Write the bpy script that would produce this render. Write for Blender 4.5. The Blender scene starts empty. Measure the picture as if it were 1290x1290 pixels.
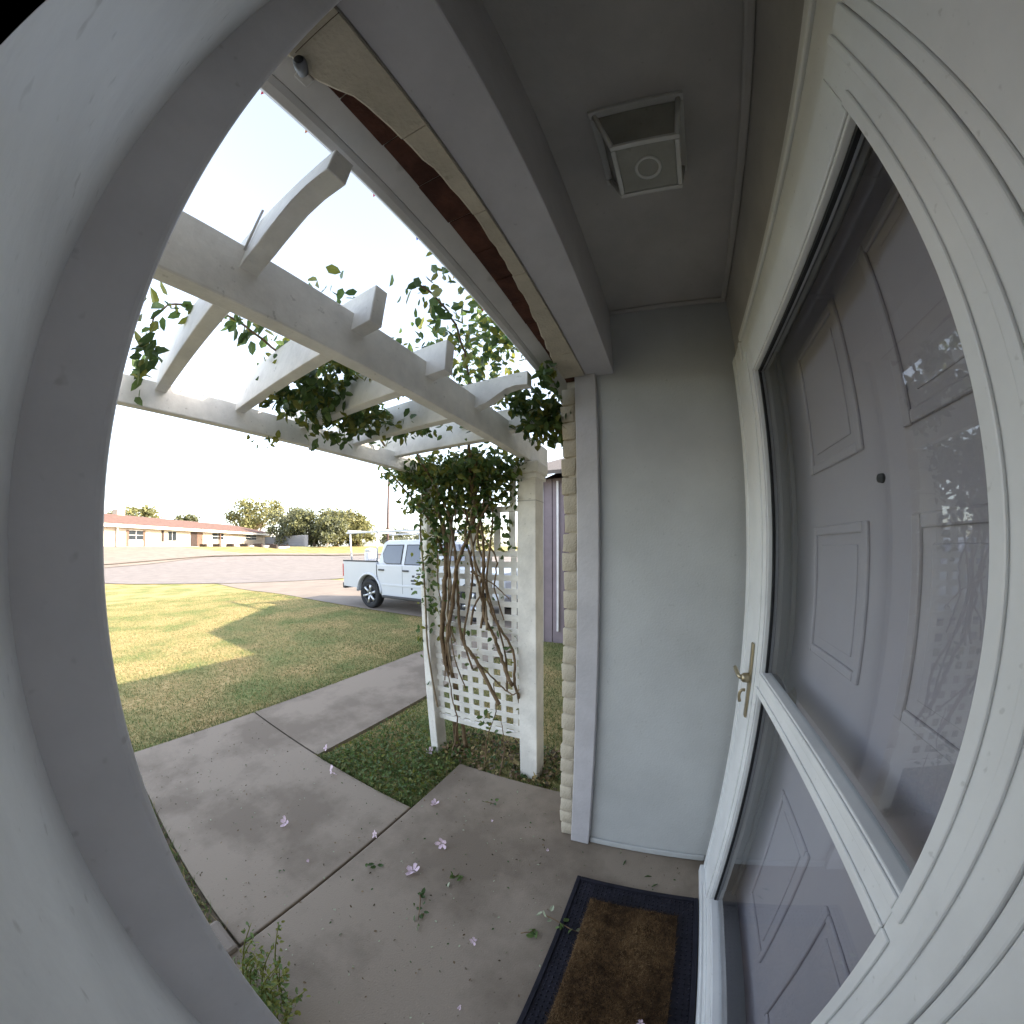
import bpy, bmesh, math, random
import numpy as np
from mathutils import Vector, Matrix

sc = bpy.context.scene
COL = sc.collection
R = math.radians
random.seed(7)
rng = np.random.default_rng(11)

# ---------------------------------------------------------------- camera
cd = bpy.data.cameras.new('doorbell_camera')
cam = bpy.data.objects.new('doorbell_camera', cd)
COL.objects.link(cam)
sc.camera = cam
sc.render.engine = 'CYCLES'
cd.type = 'PANO'
cd.panorama_type = 'FISHEYE_LENS_POLYNOMIAL'
cd.sensor_fit = 'HORIZONTAL'
cd.sensor_width = 36.0
cd.sensor_height = 36.0
cd.fisheye_fov = R(191)
cd.fisheye_polynomial_k0 = 0.0
(cd.fisheye_polynomial_k1, cd.fisheye_polynomial_k2,
 cd.fisheye_polynomial_k3, cd.fisheye_polynomial_k4) = (-0.08649049, 0.00006858, 0.00005912, -0.0000010999)
cd.shift_x = -0.02860
cd.shift_y = 0.03692
cd.clip_start = 0.004
cd.clip_end = 2000
cam.location = (0, 0, 1.4)
cam.matrix_world = Matrix.Translation((0, 0, 1.4)) @ (Matrix.Rotation(0.372556, 4, 'Z') @ Matrix.Rotation(-0.008482, 4, 'X')
                    @ Matrix.Rotation(0.002323, 4, 'Y') @ Matrix.Rotation(math.pi / 2, 4, 'X'))

# ---------------------------------------------------------------- sky, sun, exposure
SUN_AZ, SUN_EL = R(60), R(26)          # azimuth from +Y towards +X
w = bpy.data.worlds.new('World')
sc.world = w
w.use_nodes = True
nt = w.node_tree
bg = nt.nodes['Background']
sky = nt.nodes.new('ShaderNodeTexSky')
sky.sky_type = 'NISHITA'
sky.sun_disc = False
sky.sun_elevation = SUN_EL
sky.sun_rotation = SUN_AZ
sky.air_density = 1.0
sky.dust_density = 1.6
sky.ozone_density = 1.0
hs = nt.nodes.new('ShaderNodeHueSaturation')          # thin high haze: the whole dome is paler than clear blue
hs.inputs['Saturation'].default_value = 0.58
nt.links.new(sky.outputs[0], hs.inputs['Color'])
nt.links.new(hs.outputs[0], bg.inputs[0])
bg.inputs[1].default_value = 0.15
sd = Vector((math.sin(SUN_AZ) * math.cos(SUN_EL), math.cos(SUN_AZ) * math.cos(SUN_EL), math.sin(SUN_EL)))
sl = bpy.data.lights.new('sun', 'SUN')
sl.energy = 3.3
sl.angle = R(0.6)
sl.color = (1.0, 0.86, 0.68)
so = bpy.data.objects.new('sun', sl)
COL.objects.link(so)
so.rotation_euler = (-sd).to_track_quat('-Z', 'Y').to_euler()
so.location = (8, 5, 12)
vs = sc.view_settings
vs.view_transform = 'Standard'
vs.look = 'None'
vs.exposure = 2.35
vs.gamma = 1.0
vs.use_curve_mapping = False
sc.cycles.use_denoising = True
sc.cycles.max_bounces = 10
sc.cycles.transparent_max_bounces = 16

# ---------------------------------------------------------------- helpers
def mat(name, col, rough=0.6, var=0.12, scale=4.0, bump=0.0, bscale=60.0, col2=None, detail=6.0, spec=0.4, metal=0.0, lo=0.35, hi=0.65, specks=0.0, speck_scale=40.0, transl=0.0):
    m = bpy.data.materials.new(name)
    m.use_nodes = True
    t = m.node_tree
    N, L = t.nodes, t.links
    b = N['Principled BSDF']
    b.inputs['Roughness'].default_value = rough
    b.inputs['Metallic'].default_value = metal
    b.inputs['Specular IOR Level'].default_value = spec
    co = N.new('ShaderNodeTexCoord')
    n1 = N.new('ShaderNodeTexNoise')
    n1.inputs['Scale'].default_value = scale
    n1.inputs['Detail'].default_value = detail
    n1.inputs['Roughness'].default_value = 0.62
    L.new(co.outputs['Object'], n1.inputs['Vector'])
    rp = N.new('ShaderNodeValToRGB')
    a = col if col2 is not None else tuple(c * (1 - var) for c in col)
    z = col2 if col2 is not None else tuple(min(1, c * (1 + var)) for c in col)
    rp.color_ramp.elements[0].position = lo
    rp.color_ramp.elements[1].position = hi
    rp.color_ramp.elements[0].color = (*a, 1)
    rp.color_ramp.elements[1].color = (*z, 1)
    L.new(n1.outputs['Fac'], rp.inputs['Fac'])
    out = rp.outputs['Color']
    if specks > 0:
        n3 = N.new('ShaderNodeTexNoise')
        n3.inputs['Scale'].default_value = speck_scale
        n3.inputs['Detail'].default_value = 2
        L.new(co.outputs['Object'], n3.inputs['Vector'])
        r3 = N.new('ShaderNodeValToRGB')
        r3.color_ramp.elements[0].position = 0.68
        r3.color_ramp.elements[1].position = 0.76
        r3.color_ramp.elements[0].color = (0, 0, 0, 1)
        r3.color_ramp.elements[1].color = (specks, specks, specks, 1)
        L.new(n3.outputs['Fac'], r3.inputs['Fac'])
        mx = N.new('ShaderNodeMixRGB')
        mx.inputs['Color2'].default_value = (col[0] * 0.3, col[1] * 0.28, col[2] * 0.25, 1)
        L.new(r3.outputs['Color'], mx.inputs['Fac'])
        L.new(out, mx.inputs['Color1'])
        out = mx.outputs['Color']
    L.new(out, b.inputs['Base Color'])
    if bump > 0:
        n2 = N.new('ShaderNodeTexNoise')
        n2.inputs['Scale'].default_value = bscale
        n2.inputs['Detail'].default_value = 4
        L.new(co.outputs['Object'], n2.inputs['Vector'])
        bp = N.new('ShaderNodeBump')
        bp.inputs['Strength'].default_value = bump
        bp.inputs['Distance'].default_value = 0.004
        L.new(n2.outputs['Fac'], bp.inputs['Height'])
        L.new(bp.outputs['Normal'], b.inputs['Normal'])
    if transl > 0:
        tr = N.new('ShaderNodeBsdfTranslucent')
        L.new(out, tr.inputs['Color'])
        ms = N.new('ShaderNodeMixShader')
        ms.inputs[0].default_value = transl
        L.new(b.outputs[0], ms.inputs[1])
        L.new(tr.outputs[0], ms.inputs[2])
        L.new(ms.outputs[0], N['Material Output'].inputs[0])
    return m

def glass_mat(name, tint=(0.92, 0.94, 0.95), ior=1.5):
    m = bpy.data.materials.new(name)
    m.use_nodes = True
    t = m.node_tree
    t.nodes.clear()
    N, L = t.nodes, t.links
    o = N.new('ShaderNodeOutputMaterial')
    tr = N.new('ShaderNodeBsdfTransparent')
    tr.inputs[0].default_value = (*tint, 1)
    gl = N.new('ShaderNodeBsdfGlossy')
    gl.inputs['Roughness'].default_value = 0.015
    gl.inputs['Color'].default_value = (0.95, 0.95, 0.95, 1)
    fr = N.new('ShaderNodeFresnel')
    fr.inputs['IOR'].default_value = ior
    mx = N.new('ShaderNodeMixShader')
    ge = N.new('ShaderNodeNewGeometry')
    iv = N.new('ShaderNodeMath'); iv.operation = 'SUBTRACT'; iv.inputs[0].default_value = 1.0
    ml = N.new('ShaderNodeMath'); ml.operation = 'MULTIPLY'
    L.new(ge.outputs['Backfacing'], iv.inputs[1])
    L.new(fr.outputs[0], ml.inputs[0])
    L.new(iv.outputs[0], ml.inputs[1])
    L.new(ml.outputs[0], mx.inputs[0])
    L.new(tr.outputs[0], mx.inputs[1])
    L.new(gl.outputs[0], mx.inputs[2])
    L.new(mx.outputs[0], o.inputs[0])
    return m

def add_box(bm, x0, x1, y0, y1, z0, z1):
    v = [bm.verts.new(p) for p in ((x0, y0, z0), (x1, y0, z0), (x1, y1, z0), (x0, y1, z0), (x0, y0, z1), (x1, y0, z1), (x1, y1, z1), (x0, y1, z1))]
    for f in ((0, 3, 2, 1), (4, 5, 6, 7), (0, 1, 5, 4), (1, 2, 6, 5), (2, 3, 7, 6), (3, 0, 4, 7)):
        bm.faces.new([v[i] for i in f])
    return v

def finish(name, bm, m, parent=None, bevel=0.0, segs=2, smooth=False):
    if bevel > 0:
        bmesh.ops.bevel(bm, geom=list(bm.edges), offset=bevel, segments=segs, affect='EDGES', profile=0.5, clamp_overlap=True)
    bmesh.ops.recalc_face_normals(bm, faces=list(bm.faces))
    me = bpy.data.meshes.new(name)
    bm.to_mesh(me)
    bm.free()
    if smooth:
        for p in me.polygons:
            p.use_smooth = True
    for x in (m if isinstance(m, (list, tuple)) else [m]):
        me.materials.append(x)
    o = bpy.data.objects.new(name, me)
    COL.objects.link(o)
    if parent is not None:
        o.parent = parent
    return o

def box(name, b, m, parent=None, bevel=0.003, segs=2):
    bm = bmesh.new()
    add_box(bm, *b)
    return finish(name, bm, m, parent, bevel, segs)

def boxes(name, bs, m, parent=None, bevel=0.003):
    bm = bmesh.new()
    for b in bs:
        add_box(bm, *b)
    return finish(name, bm, m, parent, bevel)

def raw(name, verts, faces, m, parent=None, smooth=False):
    me = bpy.data.meshes.new(name)
    me.from_pydata([tuple(v) for v in verts], [], [tuple(f) for f in faces])
    me.update()
    for x in (m if isinstance(m, (list, tuple)) else [m]):
        me.materials.append(x)
    if smooth:
        for p in me.polygons:
            p.use_smooth = True
    o = bpy.data.objects.new(name, me)
    COL.objects.link(o)
    if parent is not None:
        o.parent = parent
    return o

def empty(name, label, cat, group=None):
    o = bpy.data.objects.new(name, None)
    COL.objects.link(o)
    return tag(o, label, cat, group)

def tag(o, label=None, cat=None, group=None, kind=None):
    if label: o['label'] = label
    if cat: o['category'] = cat
    if group: o['group'] = group
    if kind: o['kind'] = kind
    return o

def tube_geo(pts, radii, seg=8, wob=0.0):
    """verts, faces of a tube through pts"""
    V, F = [], []
    P = [Vector(p) for p in pts]
    n = len(P)
    up = Vector((0.31, 0.17, 0.93))
    for i in range(n):
        t = (P[min(i + 1, n - 1)] - P[max(i - 1, 0)]).normalized()
        a = t.cross(up)
        if a.length < 1e-3: a = t.cross(Vector((1, 0, 0)))
        a.normalize()
        b = t.cross(a)
        for k in range(seg):
            an = 2 * math.pi * k / seg
            rr = radii[i] * (1 + (random.uniform(-wob, wob) if wob else 0))
            V.append(P[i] + (a * math.cos(an) + b * math.sin(an)) * rr)
    for i in range(n - 1):
        for k in range(seg):
            k2 = (k + 1) % seg
            F.append((i * seg + k, i * seg + k2, (i + 1) * seg + k2, (i + 1) * seg + k))
    F.append(tuple(range(seg))[::-1])
    F.append(tuple((n - 1) * seg + k for k in range(seg)))
    return V, F

def tube(name, pts, radii, m, parent=None, seg=8, wob=0.0):
    if not isinstance(radii, (list, tuple)): radii = [radii] * len(pts)
    V, F = tube_geo(pts, radii, seg, wob)
    return raw(name, V, F, m, parent, smooth=True)

def spline(pts, k=5):
    """Catmull-Rom through pts"""
    P = [Vector(p) for p in pts]
    out = []
    for i in range(len(P) - 1):
        p0, p1, p2, p3 = P[max(i - 1, 0)], P[i], P[i + 1], P[min(i + 2, len(P) - 1)]
        for j in range(k):
            t = j / k
            out.append(0.5 * ((2 * p1) + (p2 - p0) * t + (2 * p0 - 5 * p1 + 4 * p2 - p3) * t * t + (3 * p1 - p0 - 3 * p2 + p3) * t ** 3))
    out.append(P[-1])
    return out

def rand_rot(n, up_bias=0.0):
    """n random orthonormal frames (n,3,3); up_bias pulls the third axis to +Z"""
    c = rng.normal(size=(n, 3))
    c[:, 2] += up_bias
    c /= np.linalg.norm(c, axis=1)[:, None]
    a = np.cross(c, rng.normal(size=(n, 3)))
    a /= np.linalg.norm(a, axis=1)[:, None]
    b = np.cross(c, a)
    return np.stack([a, b, c], 1)

LEAF = np.array([(0, 0, 0), (0.28, -0.27, 0.05), (0.68, -0.22, 0.04), (1, 0, -0.06), (0.68, 0.22, 0.04), (0.28, 0.27, 0.05), (0.45, 0, -0.03)])
LEAF_F = [(0, 1, 6), (1, 2, 6), (2, 3, 6), (3, 4, 6), (4, 5, 6), (5, 0, 6)]

def leaves(name, centres, size, mats, parent=None, up_bias=0.4, jitter=0.35, droop=0.0):
    c = np.asarray(centres, float)
    n = len(c)
    M = rand_rot(n, up_bias)
    if droop:
        M[:, 0, 2] -= droop
        M[:, 0] /= np.linalg.norm(M[:, 0], axis=1)[:, None]
        M[:, 1] = np.cross(M[:, 2], M[:, 0])
        M[:, 1] /= np.linalg.norm(M[:, 1], axis=1)[:, None]
        M[:, 2] = np.cross(M[:, 0], M[:, 1])
    s = size * (1 + rng.uniform(-jitter, jitter, n))
    V = np.einsum('vk,nkj->nvj', LEAF, M) * s[:, None, None] + c[:, None, :]
    F = (np.array(LEAF_F)[None] + (np.arange(n) * 7)[:, None, None]).reshape(-1, 3)
    o = raw(name, V.reshape(-1, 3).tolist(), F.tolist(), mats, parent)
    if isinstance(mats, (list, tuple)) and len(mats) > 1:
        mi = np.repeat(rng.integers(0, len(mats), n), 6)
        o.data.polygons.foreach_set('material_index', mi.astype(np.int32))
    return o

# ---------------------------------------------------------------- materials
M_WHITE = mat('white_painted_wood', (0.55, 0.54, 0.52), 0.5, 0.06, 3, 0.15, 90, specks=0.35, speck_scale=23)
M_PERG = mat('weathered_white_paint', (0.78, 0.75, 0.70), 0.6, 0.14, 6, 0.3, 60, specks=0.35, speck_scale=55)
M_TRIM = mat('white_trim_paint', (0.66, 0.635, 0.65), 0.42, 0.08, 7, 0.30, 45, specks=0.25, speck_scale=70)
M_TRIM_DIM = mat('trim_paint_dimmed', (0.48, 0.46, 0.475), 0.45, 0.08, 6, 0.25, 60, specks=0.2, speck_scale=70)  # darker copy of the trim paint, imitating less light on it
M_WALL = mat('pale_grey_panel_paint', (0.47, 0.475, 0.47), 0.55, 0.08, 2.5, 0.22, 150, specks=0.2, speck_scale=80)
M_WALLN = mat('panel_paint_lifted', (0.74, 0.74, 0.75), 0.5, 0.09, 9, 0.35, 60, specks=0.3, speck_scale=90)  # panel paint copy made lighter, since little light reaches the near wall
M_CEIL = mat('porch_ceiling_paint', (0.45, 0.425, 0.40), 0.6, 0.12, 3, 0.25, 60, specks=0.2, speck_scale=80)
M_DOORF = mat('storm_door_aluminium', (0.70, 0.70, 0.695), 0.36, 0.06, 6, 0.08, 60, specks=0.25, speck_scale=80, spec=0.5)
M_DOOR = mat('mauve_grey_door_paint', (0.44, 0.395, 0.42), 0.45, 0.05, 2, 0.08, 90)
M_JAMB = mat('door_jamb_paint', (0.30, 0.29, 0.28), 0.5, 0.05, 2)
M_BRICK = mat('cream_painted_brick', (0.50, 0.44, 0.345), 0.75, 0.14, 9, 0.8, 120, specks=0.4, speck_scale=35)
M_MORTAR = mat('cream_painted_mortar', (0.48, 0.43, 0.35), 0.9, 0.15, 14, 0.8, 90)
M_RUST = mat('rusted_steel', (0.045, 0.013, 0.007), 0.85, 0.3, 14, 0.6, 120, col2=(0.105, 0.038, 0.022), metal=0.1)
M_GUT = mat('gutter_paint', (0.50, 0.475, 0.45), 0.5, 0.10, 6, 0.15, 40, specks=0.4, speck_scale=12)
M_ROOF = mat('asphalt_shingle', (0.13, 0.11, 0.10), 0.9, 0.25, 18, 0.6, 80)
M_CONC = mat('concrete', (0.170, 0.134, 0.100), 0.85, 0.2, 1.5, 0.25, 160, col2=(0.250, 0.202, 0.155), lo=0.42, hi=0.55, specks=0.5, speck_scale=75)
M_JOINT = mat('dark_joint', (0.05, 0.042, 0.035), 0.95, 0.3, 20)
M_SOIL = mat('bed_soil', (0.10, 0.075, 0.05), 0.95, 0.3, 25, 0.9, 60)
M_ASPH = mat('worn_asphalt', (0.17, 0.15, 0.14), 0.9, 0.12, 1.5, 0.5, 60)
M_DRIVE = mat('driveway_concrete', (0.20, 0.165, 0.135), 0.85, 0.12, 1.2, 0.4, 70)
M_RUBBER = mat('navy_black_rubber', (0.016, 0.015, 0.022), 0.7, 0.25, 20, 0.4, 80, spec=0.2)
M_COIR = mat('coir_bristle', (0.055, 0.028, 0.010), 0.95, 0.3, 30, 1.0, 200, col2=(0.185, 0.105, 0.045))
M_BRASS = mat('aged_brass', (0.42, 0.36, 0.25), 0.35, 0.1, 30, metal=0.9)
M_BLACK = mat('black_gasket', (0.012, 0.012, 0.014), 0.6, 0.1)
M_GLASS = glass_mat('storm_glass', ior=1.8)
M_LGLASS = mat('frosted_lamp_glass', (0.27, 0.26, 0.22), 0.3, 0.1, 15, specks=0.3, speck_scale=50)
M_PETAL = mat('pink_white_petal', (0.70, 0.54, 0.62), 0.6, 0.22, 90, transl=0.2)
M_BARK = mat('vine_bark', (0.10, 0.062, 0.034), 0.9, 0.3, 22, 0.9, 70, col2=(0.24, 0.165, 0.095))
M_LF1 = mat('leaf_dark', (0.06, 0.105, 0.03), 0.45, 0.25, 20, transl=0.35)
M_LF2 = mat('leaf_mid', (0.105, 0.165, 0.045), 0.45, 0.25, 20, transl=0.4)
M_LF3 = mat('leaf_yellow', (0.19, 0.20, 0.04), 0.45, 0.25, 20, transl=0.45)
M_G1 = mat('grass_green', (0.125, 0.17, 0.055), 0.7, 0.2, 3, transl=0.3)
M_G2 = mat('grass_straw', (0.36, 0.28, 0.13), 0.8, 0.2, 3, transl=0.3)
M_G3 = mat('grass_deep', (0.085, 0.125, 0.035), 0.7, 0.2, 3, transl=0.3)

# ---------------------------------------------------------------- terrain
XB = [-400, -120, -70, -47, -34, -22, -16, -3.15, 60]
ZB = [1.6, 1.6, 1.62, 1.60, 0.20, -0.30, -0.30, -0.03, -0.03]
def gz(x, y=0.0):
    b = float(np.interp(x, XB, ZB))
    if -14 < x < -0.4:
        k = min(1, max(0, (y - 3.0) / 2.4))
        k = k * k * (3 - 2 * k) * min(1, (x + 14) / 3)
        b += k * (-0.165 - b)
    return b

def grid_sheet(name, xs, ys, zf, m):
    V = [(x, y, zf(x, y)) for y in ys for x in xs]
    nx = len(xs)
    F = [(j * nx + i, j * nx + i + 1, (j + 1) * nx + i + 1, (j + 1) * nx + i) for j in range(len(ys) - 1) for i in range(nx - 1)]
    return raw(name, V, F, m, smooth=True)

def lawn_mat():
    m = bpy.data.materials.new('lawn')
    m.use_nodes = True
    t = m.node_tree
    N, L = t.nodes, t.links
    b = N['Principled BSDF']
    b.inputs['Roughness'].default_value = 0.95
    b.inputs['Specular IOR Level'].default_value = 0.1
    co = N.new('ShaderNodeTexCoord')
    mp = N.new('ShaderNodeMapping')
    L.new(co.outputs['Object'], mp.inputs['Vector'])
    fine = N.new('ShaderNodeTexNoise'); fine.inputs['Scale'].default_value = 26; fine.inputs['Detail'].default_value = 5
    big = N.new('ShaderNodeTexNoise'); big.inputs['Scale'].default_value = 1.1; big.inputs['Detail'].default_value = 4
    for q in (fine, big): L.new(mp.outputs[0], q.inputs['Vector'])
    r1 = N.new('ShaderNodeValToRGB')
    r1.color_ramp.elements[0].position = 0.3; r1.color_ramp.elements[1].position = 0.7
    r1.color_ramp.elements[0].color = (0.105, 0.135, 0.045, 1); r1.color_ramp.elements[1].color = (0.22, 0.235, 0.095, 1)
    r2 = N.new('ShaderNodeValToRGB')
    r2.color_ramp.elements[0].position = 0.3; r2.color_ramp.elements[1].position = 0.7
    r2.color_ramp.elements[0].color = (0.24, 0.18, 0.075, 1); r2.color_ramp.elements[1].color = (0.46, 0.35, 0.17, 1)
    L.new(fine.outputs['Fac'], r1.inputs['Fac']); L.new(fine.outputs['Fac'], r2.inputs['Fac'])
    mr = N.new('ShaderNodeValToRGB')
    mr.color_ramp.elements[0].position = 0.37; mr.color_ramp.elements[1].position = 0.60
    L.new(big.outputs['Fac'], mr.inputs['Fac'])
    mx = N.new('ShaderNodeMixRGB')
    L.new(mr.outputs['Color'], mx.inputs['Fac']); L.new(r1.outputs['Color'], mx.inputs['Color1']); L.new(r2.outputs['Color'], mx.inputs['Color2'])
    L.new(mx.outputs['Color'], b.inputs['Base Color'])
    bp = N.new('ShaderNodeBump'); bp.inputs['Strength'].default_value = 0.9; bp.inputs['Distance'].default_value = 0.03
    L.new(fine.outputs['Fac'], bp.inputs['Height']); L.new(bp.outputs['Normal'], b.inputs['Normal'])
    return m
M_LAWN = lawn_mat()

xs = sorted(set(XB + [-250, -90, -58, -52, -40, -28] + [round(-14 + 0.5 * i, 2) for i in range(28)] + [-0.4, 5, 15]))
ys = [-400, -150, -60, -25, -10, -4] + [round(-2 + 0.5 * i, 2) for i in range(18)] + [8, 10, 14, 20, 30, 50, 90, 180, 400]
tag(grid_sheet('ground', xs, ys, gz, M_LAWN), 'lawn ground sloping from the house to the street and beyond', kind='structure')

NE_Y = [-400, 0.9, 3.8, 6.3, 8.5, 11, 40, 400]; NE_X = [-23.5, -22.8, -20.4, -18.2, -17.1, -16.2, -15.5, -15.5]
FE_Y = [-400, 1.5, 10.4, 16.5, 24.4, 60, 400]; FE_X = [-33.5, -34.0, -37.6, -37.6, -36.0, -34, -34]
def strip(name, fa, fb, ys, ncol, dz, m):
    V = []
    for y in ys:
        a, b = fa(y), fb(y)
        for i in range(ncol + 1):
            x = a + (b - a) * i / ncol
            V.append((x, y, gz(x, y) + dz))
    F = [(j * (ncol + 1) + i, j * (ncol + 1) + i + 1, (j + 1) * (ncol + 1) + i + 1, (j + 1) * (ncol + 1) + i) for j in range(len(ys) - 1) for i in range(ncol)]
    return raw(name, V, F, m)
ne = lambda y: float(np.interp(y, NE_Y, NE_X))
fe = lambda y: float(np.interp(y, FE_Y, FE_X))
ry = [-380, -120, -50, -20, -8] + [float(i) for i in range(-3, 33)] + [40, 60, 100, 200, 380]
tag(strip('street', fe, ne, ry, 30, 0.03, M_ASPH), 'wide pale asphalt street in front of the lawns', kind='structure')
tag(strip('pavement', lambda y: fe(y) - 1.7, lambda y: fe(y) - 0.02, ry, 4, 0.13, M_DRIVE), 'pale concrete pavement along the far street edge', kind='structure')
kv = lambda y: fe(y) - 0.02
tag(strip('kerb', lambda y: fe(y) - 0.02, lambda y: fe(y) + 0.12, ry, 1, 0.12, M_DRIVE), 'concrete kerb on the far side of the street', kind='structure')
dy = [5.6 + 0.5 * i for i in range(11)]
tag(strip('driveway', lambda y: ne(y) + 0.0, lambda y: -1.9, dy, 40, 0.014, M_DRIVE), 'concrete driveway running from the garage to the street', kind='structure')

# slabs: porch, path, walk (each with its own bevelled edge; dark joints lie between)
box('porch_slab', (-1.178, 0.45, -0.6, 1.56, -0.12, 0.0), M_CONC, None, 0.006)['kind'] = 'structure'
box('path_slab', (-3.07, -1.190, 0.095, 1.088, -0.12, -0.002), M_CONC, None, 0.006)['kind'] = 'structure'
bm = bmesh.new()
wy = [1.100, 2.0, 2.6, 3.2, 3.8, 4.4, 5.0, 5.6]
wz = lambda y: -0.002 + (gz(-2.5, y) + 0.03) * 0.95
for a, b in zip(wy[:-1], wy[1:]):
    v = add_box(bm, -3.07, -2.065, a, b, -0.2, 0)
    for q in v[4:]: q.co.z = wz(q.co.y)
bmesh.ops.remove_doubles(bm, verts=list(bm.verts), dist=1e-4)
finish('walk_slab', bm, M_CONC)['kind'] = 'structure'
box('joint_filler', (-3.06, -1.15, 0.1, 1.12, -0.14, -0.018), M_JOINT, None, 0)['kind'] = 'structure'
box('bed_ground', (-3.3, -0.36, -1.6, 0.094, -0.14, -0.022), M_SOIL, None, 0.004)['kind'] = 'structure'

# ---------------------------------------------------------------- the house around the porch
H = empty('house', 'house with a recessed porch, cream painted brick and white trim', 'house')
YN, YF = -0.036, 1.256          # faces of the two side walls of the porch
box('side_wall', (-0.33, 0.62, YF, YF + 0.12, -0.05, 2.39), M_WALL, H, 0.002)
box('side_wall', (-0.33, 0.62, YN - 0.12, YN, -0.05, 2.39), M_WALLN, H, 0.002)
box('corner_trim', (-0.333, -0.246, YF - 0.028, YF + 0.05, 0.004, 2.117), M_TRIM_DIM, H, 0.004)
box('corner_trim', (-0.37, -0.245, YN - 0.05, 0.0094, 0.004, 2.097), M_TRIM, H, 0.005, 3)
box('base_moulding', (-0.243, 0.285, YF - 0.012, YF - 0.001, 0.004, 0.035), M_WALL, H, 0.004)
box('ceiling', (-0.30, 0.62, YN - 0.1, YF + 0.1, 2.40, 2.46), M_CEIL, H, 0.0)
box('ceiling_moulding', (-0.17, 0.31, YF - 0.022, YF - 0.001, 2.384, 2.399), M_CEIL, H, 0.006)
box('ceiling_moulding', (0.286, 0.309, YN + 0.01, YF - 0.024, 2.384, 2.399), M_CEIL, H, 0.006)
box('header_beam', (-0.287, -0.174, YN + 0.002, YF - 0.002, 2.10, 2.399), M_TRIM_DIM, H, 0.003)
# door wall above and beside the casing
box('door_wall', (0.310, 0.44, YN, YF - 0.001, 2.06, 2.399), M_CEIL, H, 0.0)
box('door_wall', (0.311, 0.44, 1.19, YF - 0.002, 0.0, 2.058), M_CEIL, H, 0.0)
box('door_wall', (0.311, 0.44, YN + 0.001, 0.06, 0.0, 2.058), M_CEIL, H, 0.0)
# casing with stepped profile
def casing(y0, y1, flip):
    a, b = (y0, y1) if not flip else (y1, y0)
    s = 1 if not flip else -1
    w_ = abs(y1 - y0)
    for (p, q, xf) in ((0.0, 0.30, 0.2800), (0.302, 0.86, 0.2830), (0.862, 1.0, 0.2805)):
        lo_, hi_ = sorted((a + s * w_ * p, a + s * w_ * q))
        box('casing', (xf, 0.312, lo_, hi_, 0.02, 2.078), M_DOORF, H, 0.003)
casing(1.075, 1.208, True)
casing(0.026, 0.1694, False)
box('casing', (0.2885, 0.313, 0.168, 1.073, 1.996, 2.074), M_DOORF, H, 0.003)
box('casing', (0.2815, 0.313, 0.168, 1.073, 2.0765, 2.098), M_DOORF, H, 0.004)
box('threshold', (0.262, 0.44, 0.06, 1.19, 0.0, 0.045), M_DOORF, H, 0.004)
# jamb between storm door and front door
box('door_jamb', (0.3135, 0.45, 1.062, 1.19, 0.046, 2.05), M_JAMB, H, 0.002)
box('door_jamb', (0.3135, 0.45, 0.06, 0.158, 0.046, 2.05), M_JAMB, H, 0.002)
box('door_jamb', (0.3135, 0.45, 0.160, 1.060, 2.02, 2.055), M_JAMB, H, 0.002)
box('stop_strip', (0.384, 0.398, 1.040, 1.061, 0.05, 2.018), M_JAMB, H, 0.002)

# storm door
SY0, SY1, GY0, GY1 = 0.170, 1.070, 0.262, 0.937
ZT, ZM1, ZM0, ZB0 = 1.895, 1.058, 0.990, 0.156
S = boxes('storm_door', [(0.276, 0.306, SY0, GY0, 0.05, 1.99), (0.276, 0.306, GY1, SY1, 0.05, 1.99), (0.276, 0.306, GY0 + 5e-4, GY1 - 5e-4, ZT, 1.989),
                         (0.2765, 0.306, GY0 + 5e-4, GY1 - 5e-4, ZM0, ZM1), (0.276, 0.306, GY0 + 5e-4, GY1 - 5e-4, 0.051, ZB0)], M_DOORF, H, 0.0025)
S['label'] = 'white storm door with two glass panels'
for (z0, z1) in ((ZM1, ZT), (ZB0, ZM0)):
    box('glass_pane', (0.296, 0.299, GY0 - 0.004, GY1 + 0.004, z0 - 0.004, z1 + 0.004), M_GLASS, S, 0)
    for (y0, y1, a, b) in ((GY0 - 0.020, GY0 - 0.002, z0 - 0.02, z1 + 0.02), (GY1 + 0.002, GY1 + 0.020, z0 - 0.02, z1 + 0.02)):
        box('retainer', (0.2715, 0.2765, y0, y1, a, b), M_DOORF, S, 0.002)
    box('retainer', (0.2718, 0.2765, GY0 - 0.001, GY1 + 0.001, z1 + 0.003, z1 + 0.020), M_DOORF, S, 0.002)
    box('retainer', (0.2718, 0.2765, GY0 - 0.001, GY1 + 0.001, z0 - 0.020, z0 - 0.003), M_DOORF, S, 0.002)
    box('gasket', (0.288, 0.2955, GY1 - 0.007, GY1 - 0.0006, z0, z1), M_BLACK, S, 0)
    box('gasket', (0.288, 0.2955, GY0 + 0.001, GY1 - 0.008, z1 - 0.007, z1 - 0.0006), M_BLACK, S, 0)
box('bead', (0.2712, 0.2768, 0.205, 0.218, 0.06, 1.985), M_DOORF, S, 0.002)
box('bead', (0.2712, 0.2768, 0.985, 0.996, 0.06, 1.985), M_DOORF, S, 0.002)
box('sweep', (0.270, 0.2765, SY0 + 0.004, SY1 - 0.004, 0.052, 0.085), M_DOORF, S, 0.002)
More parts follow.
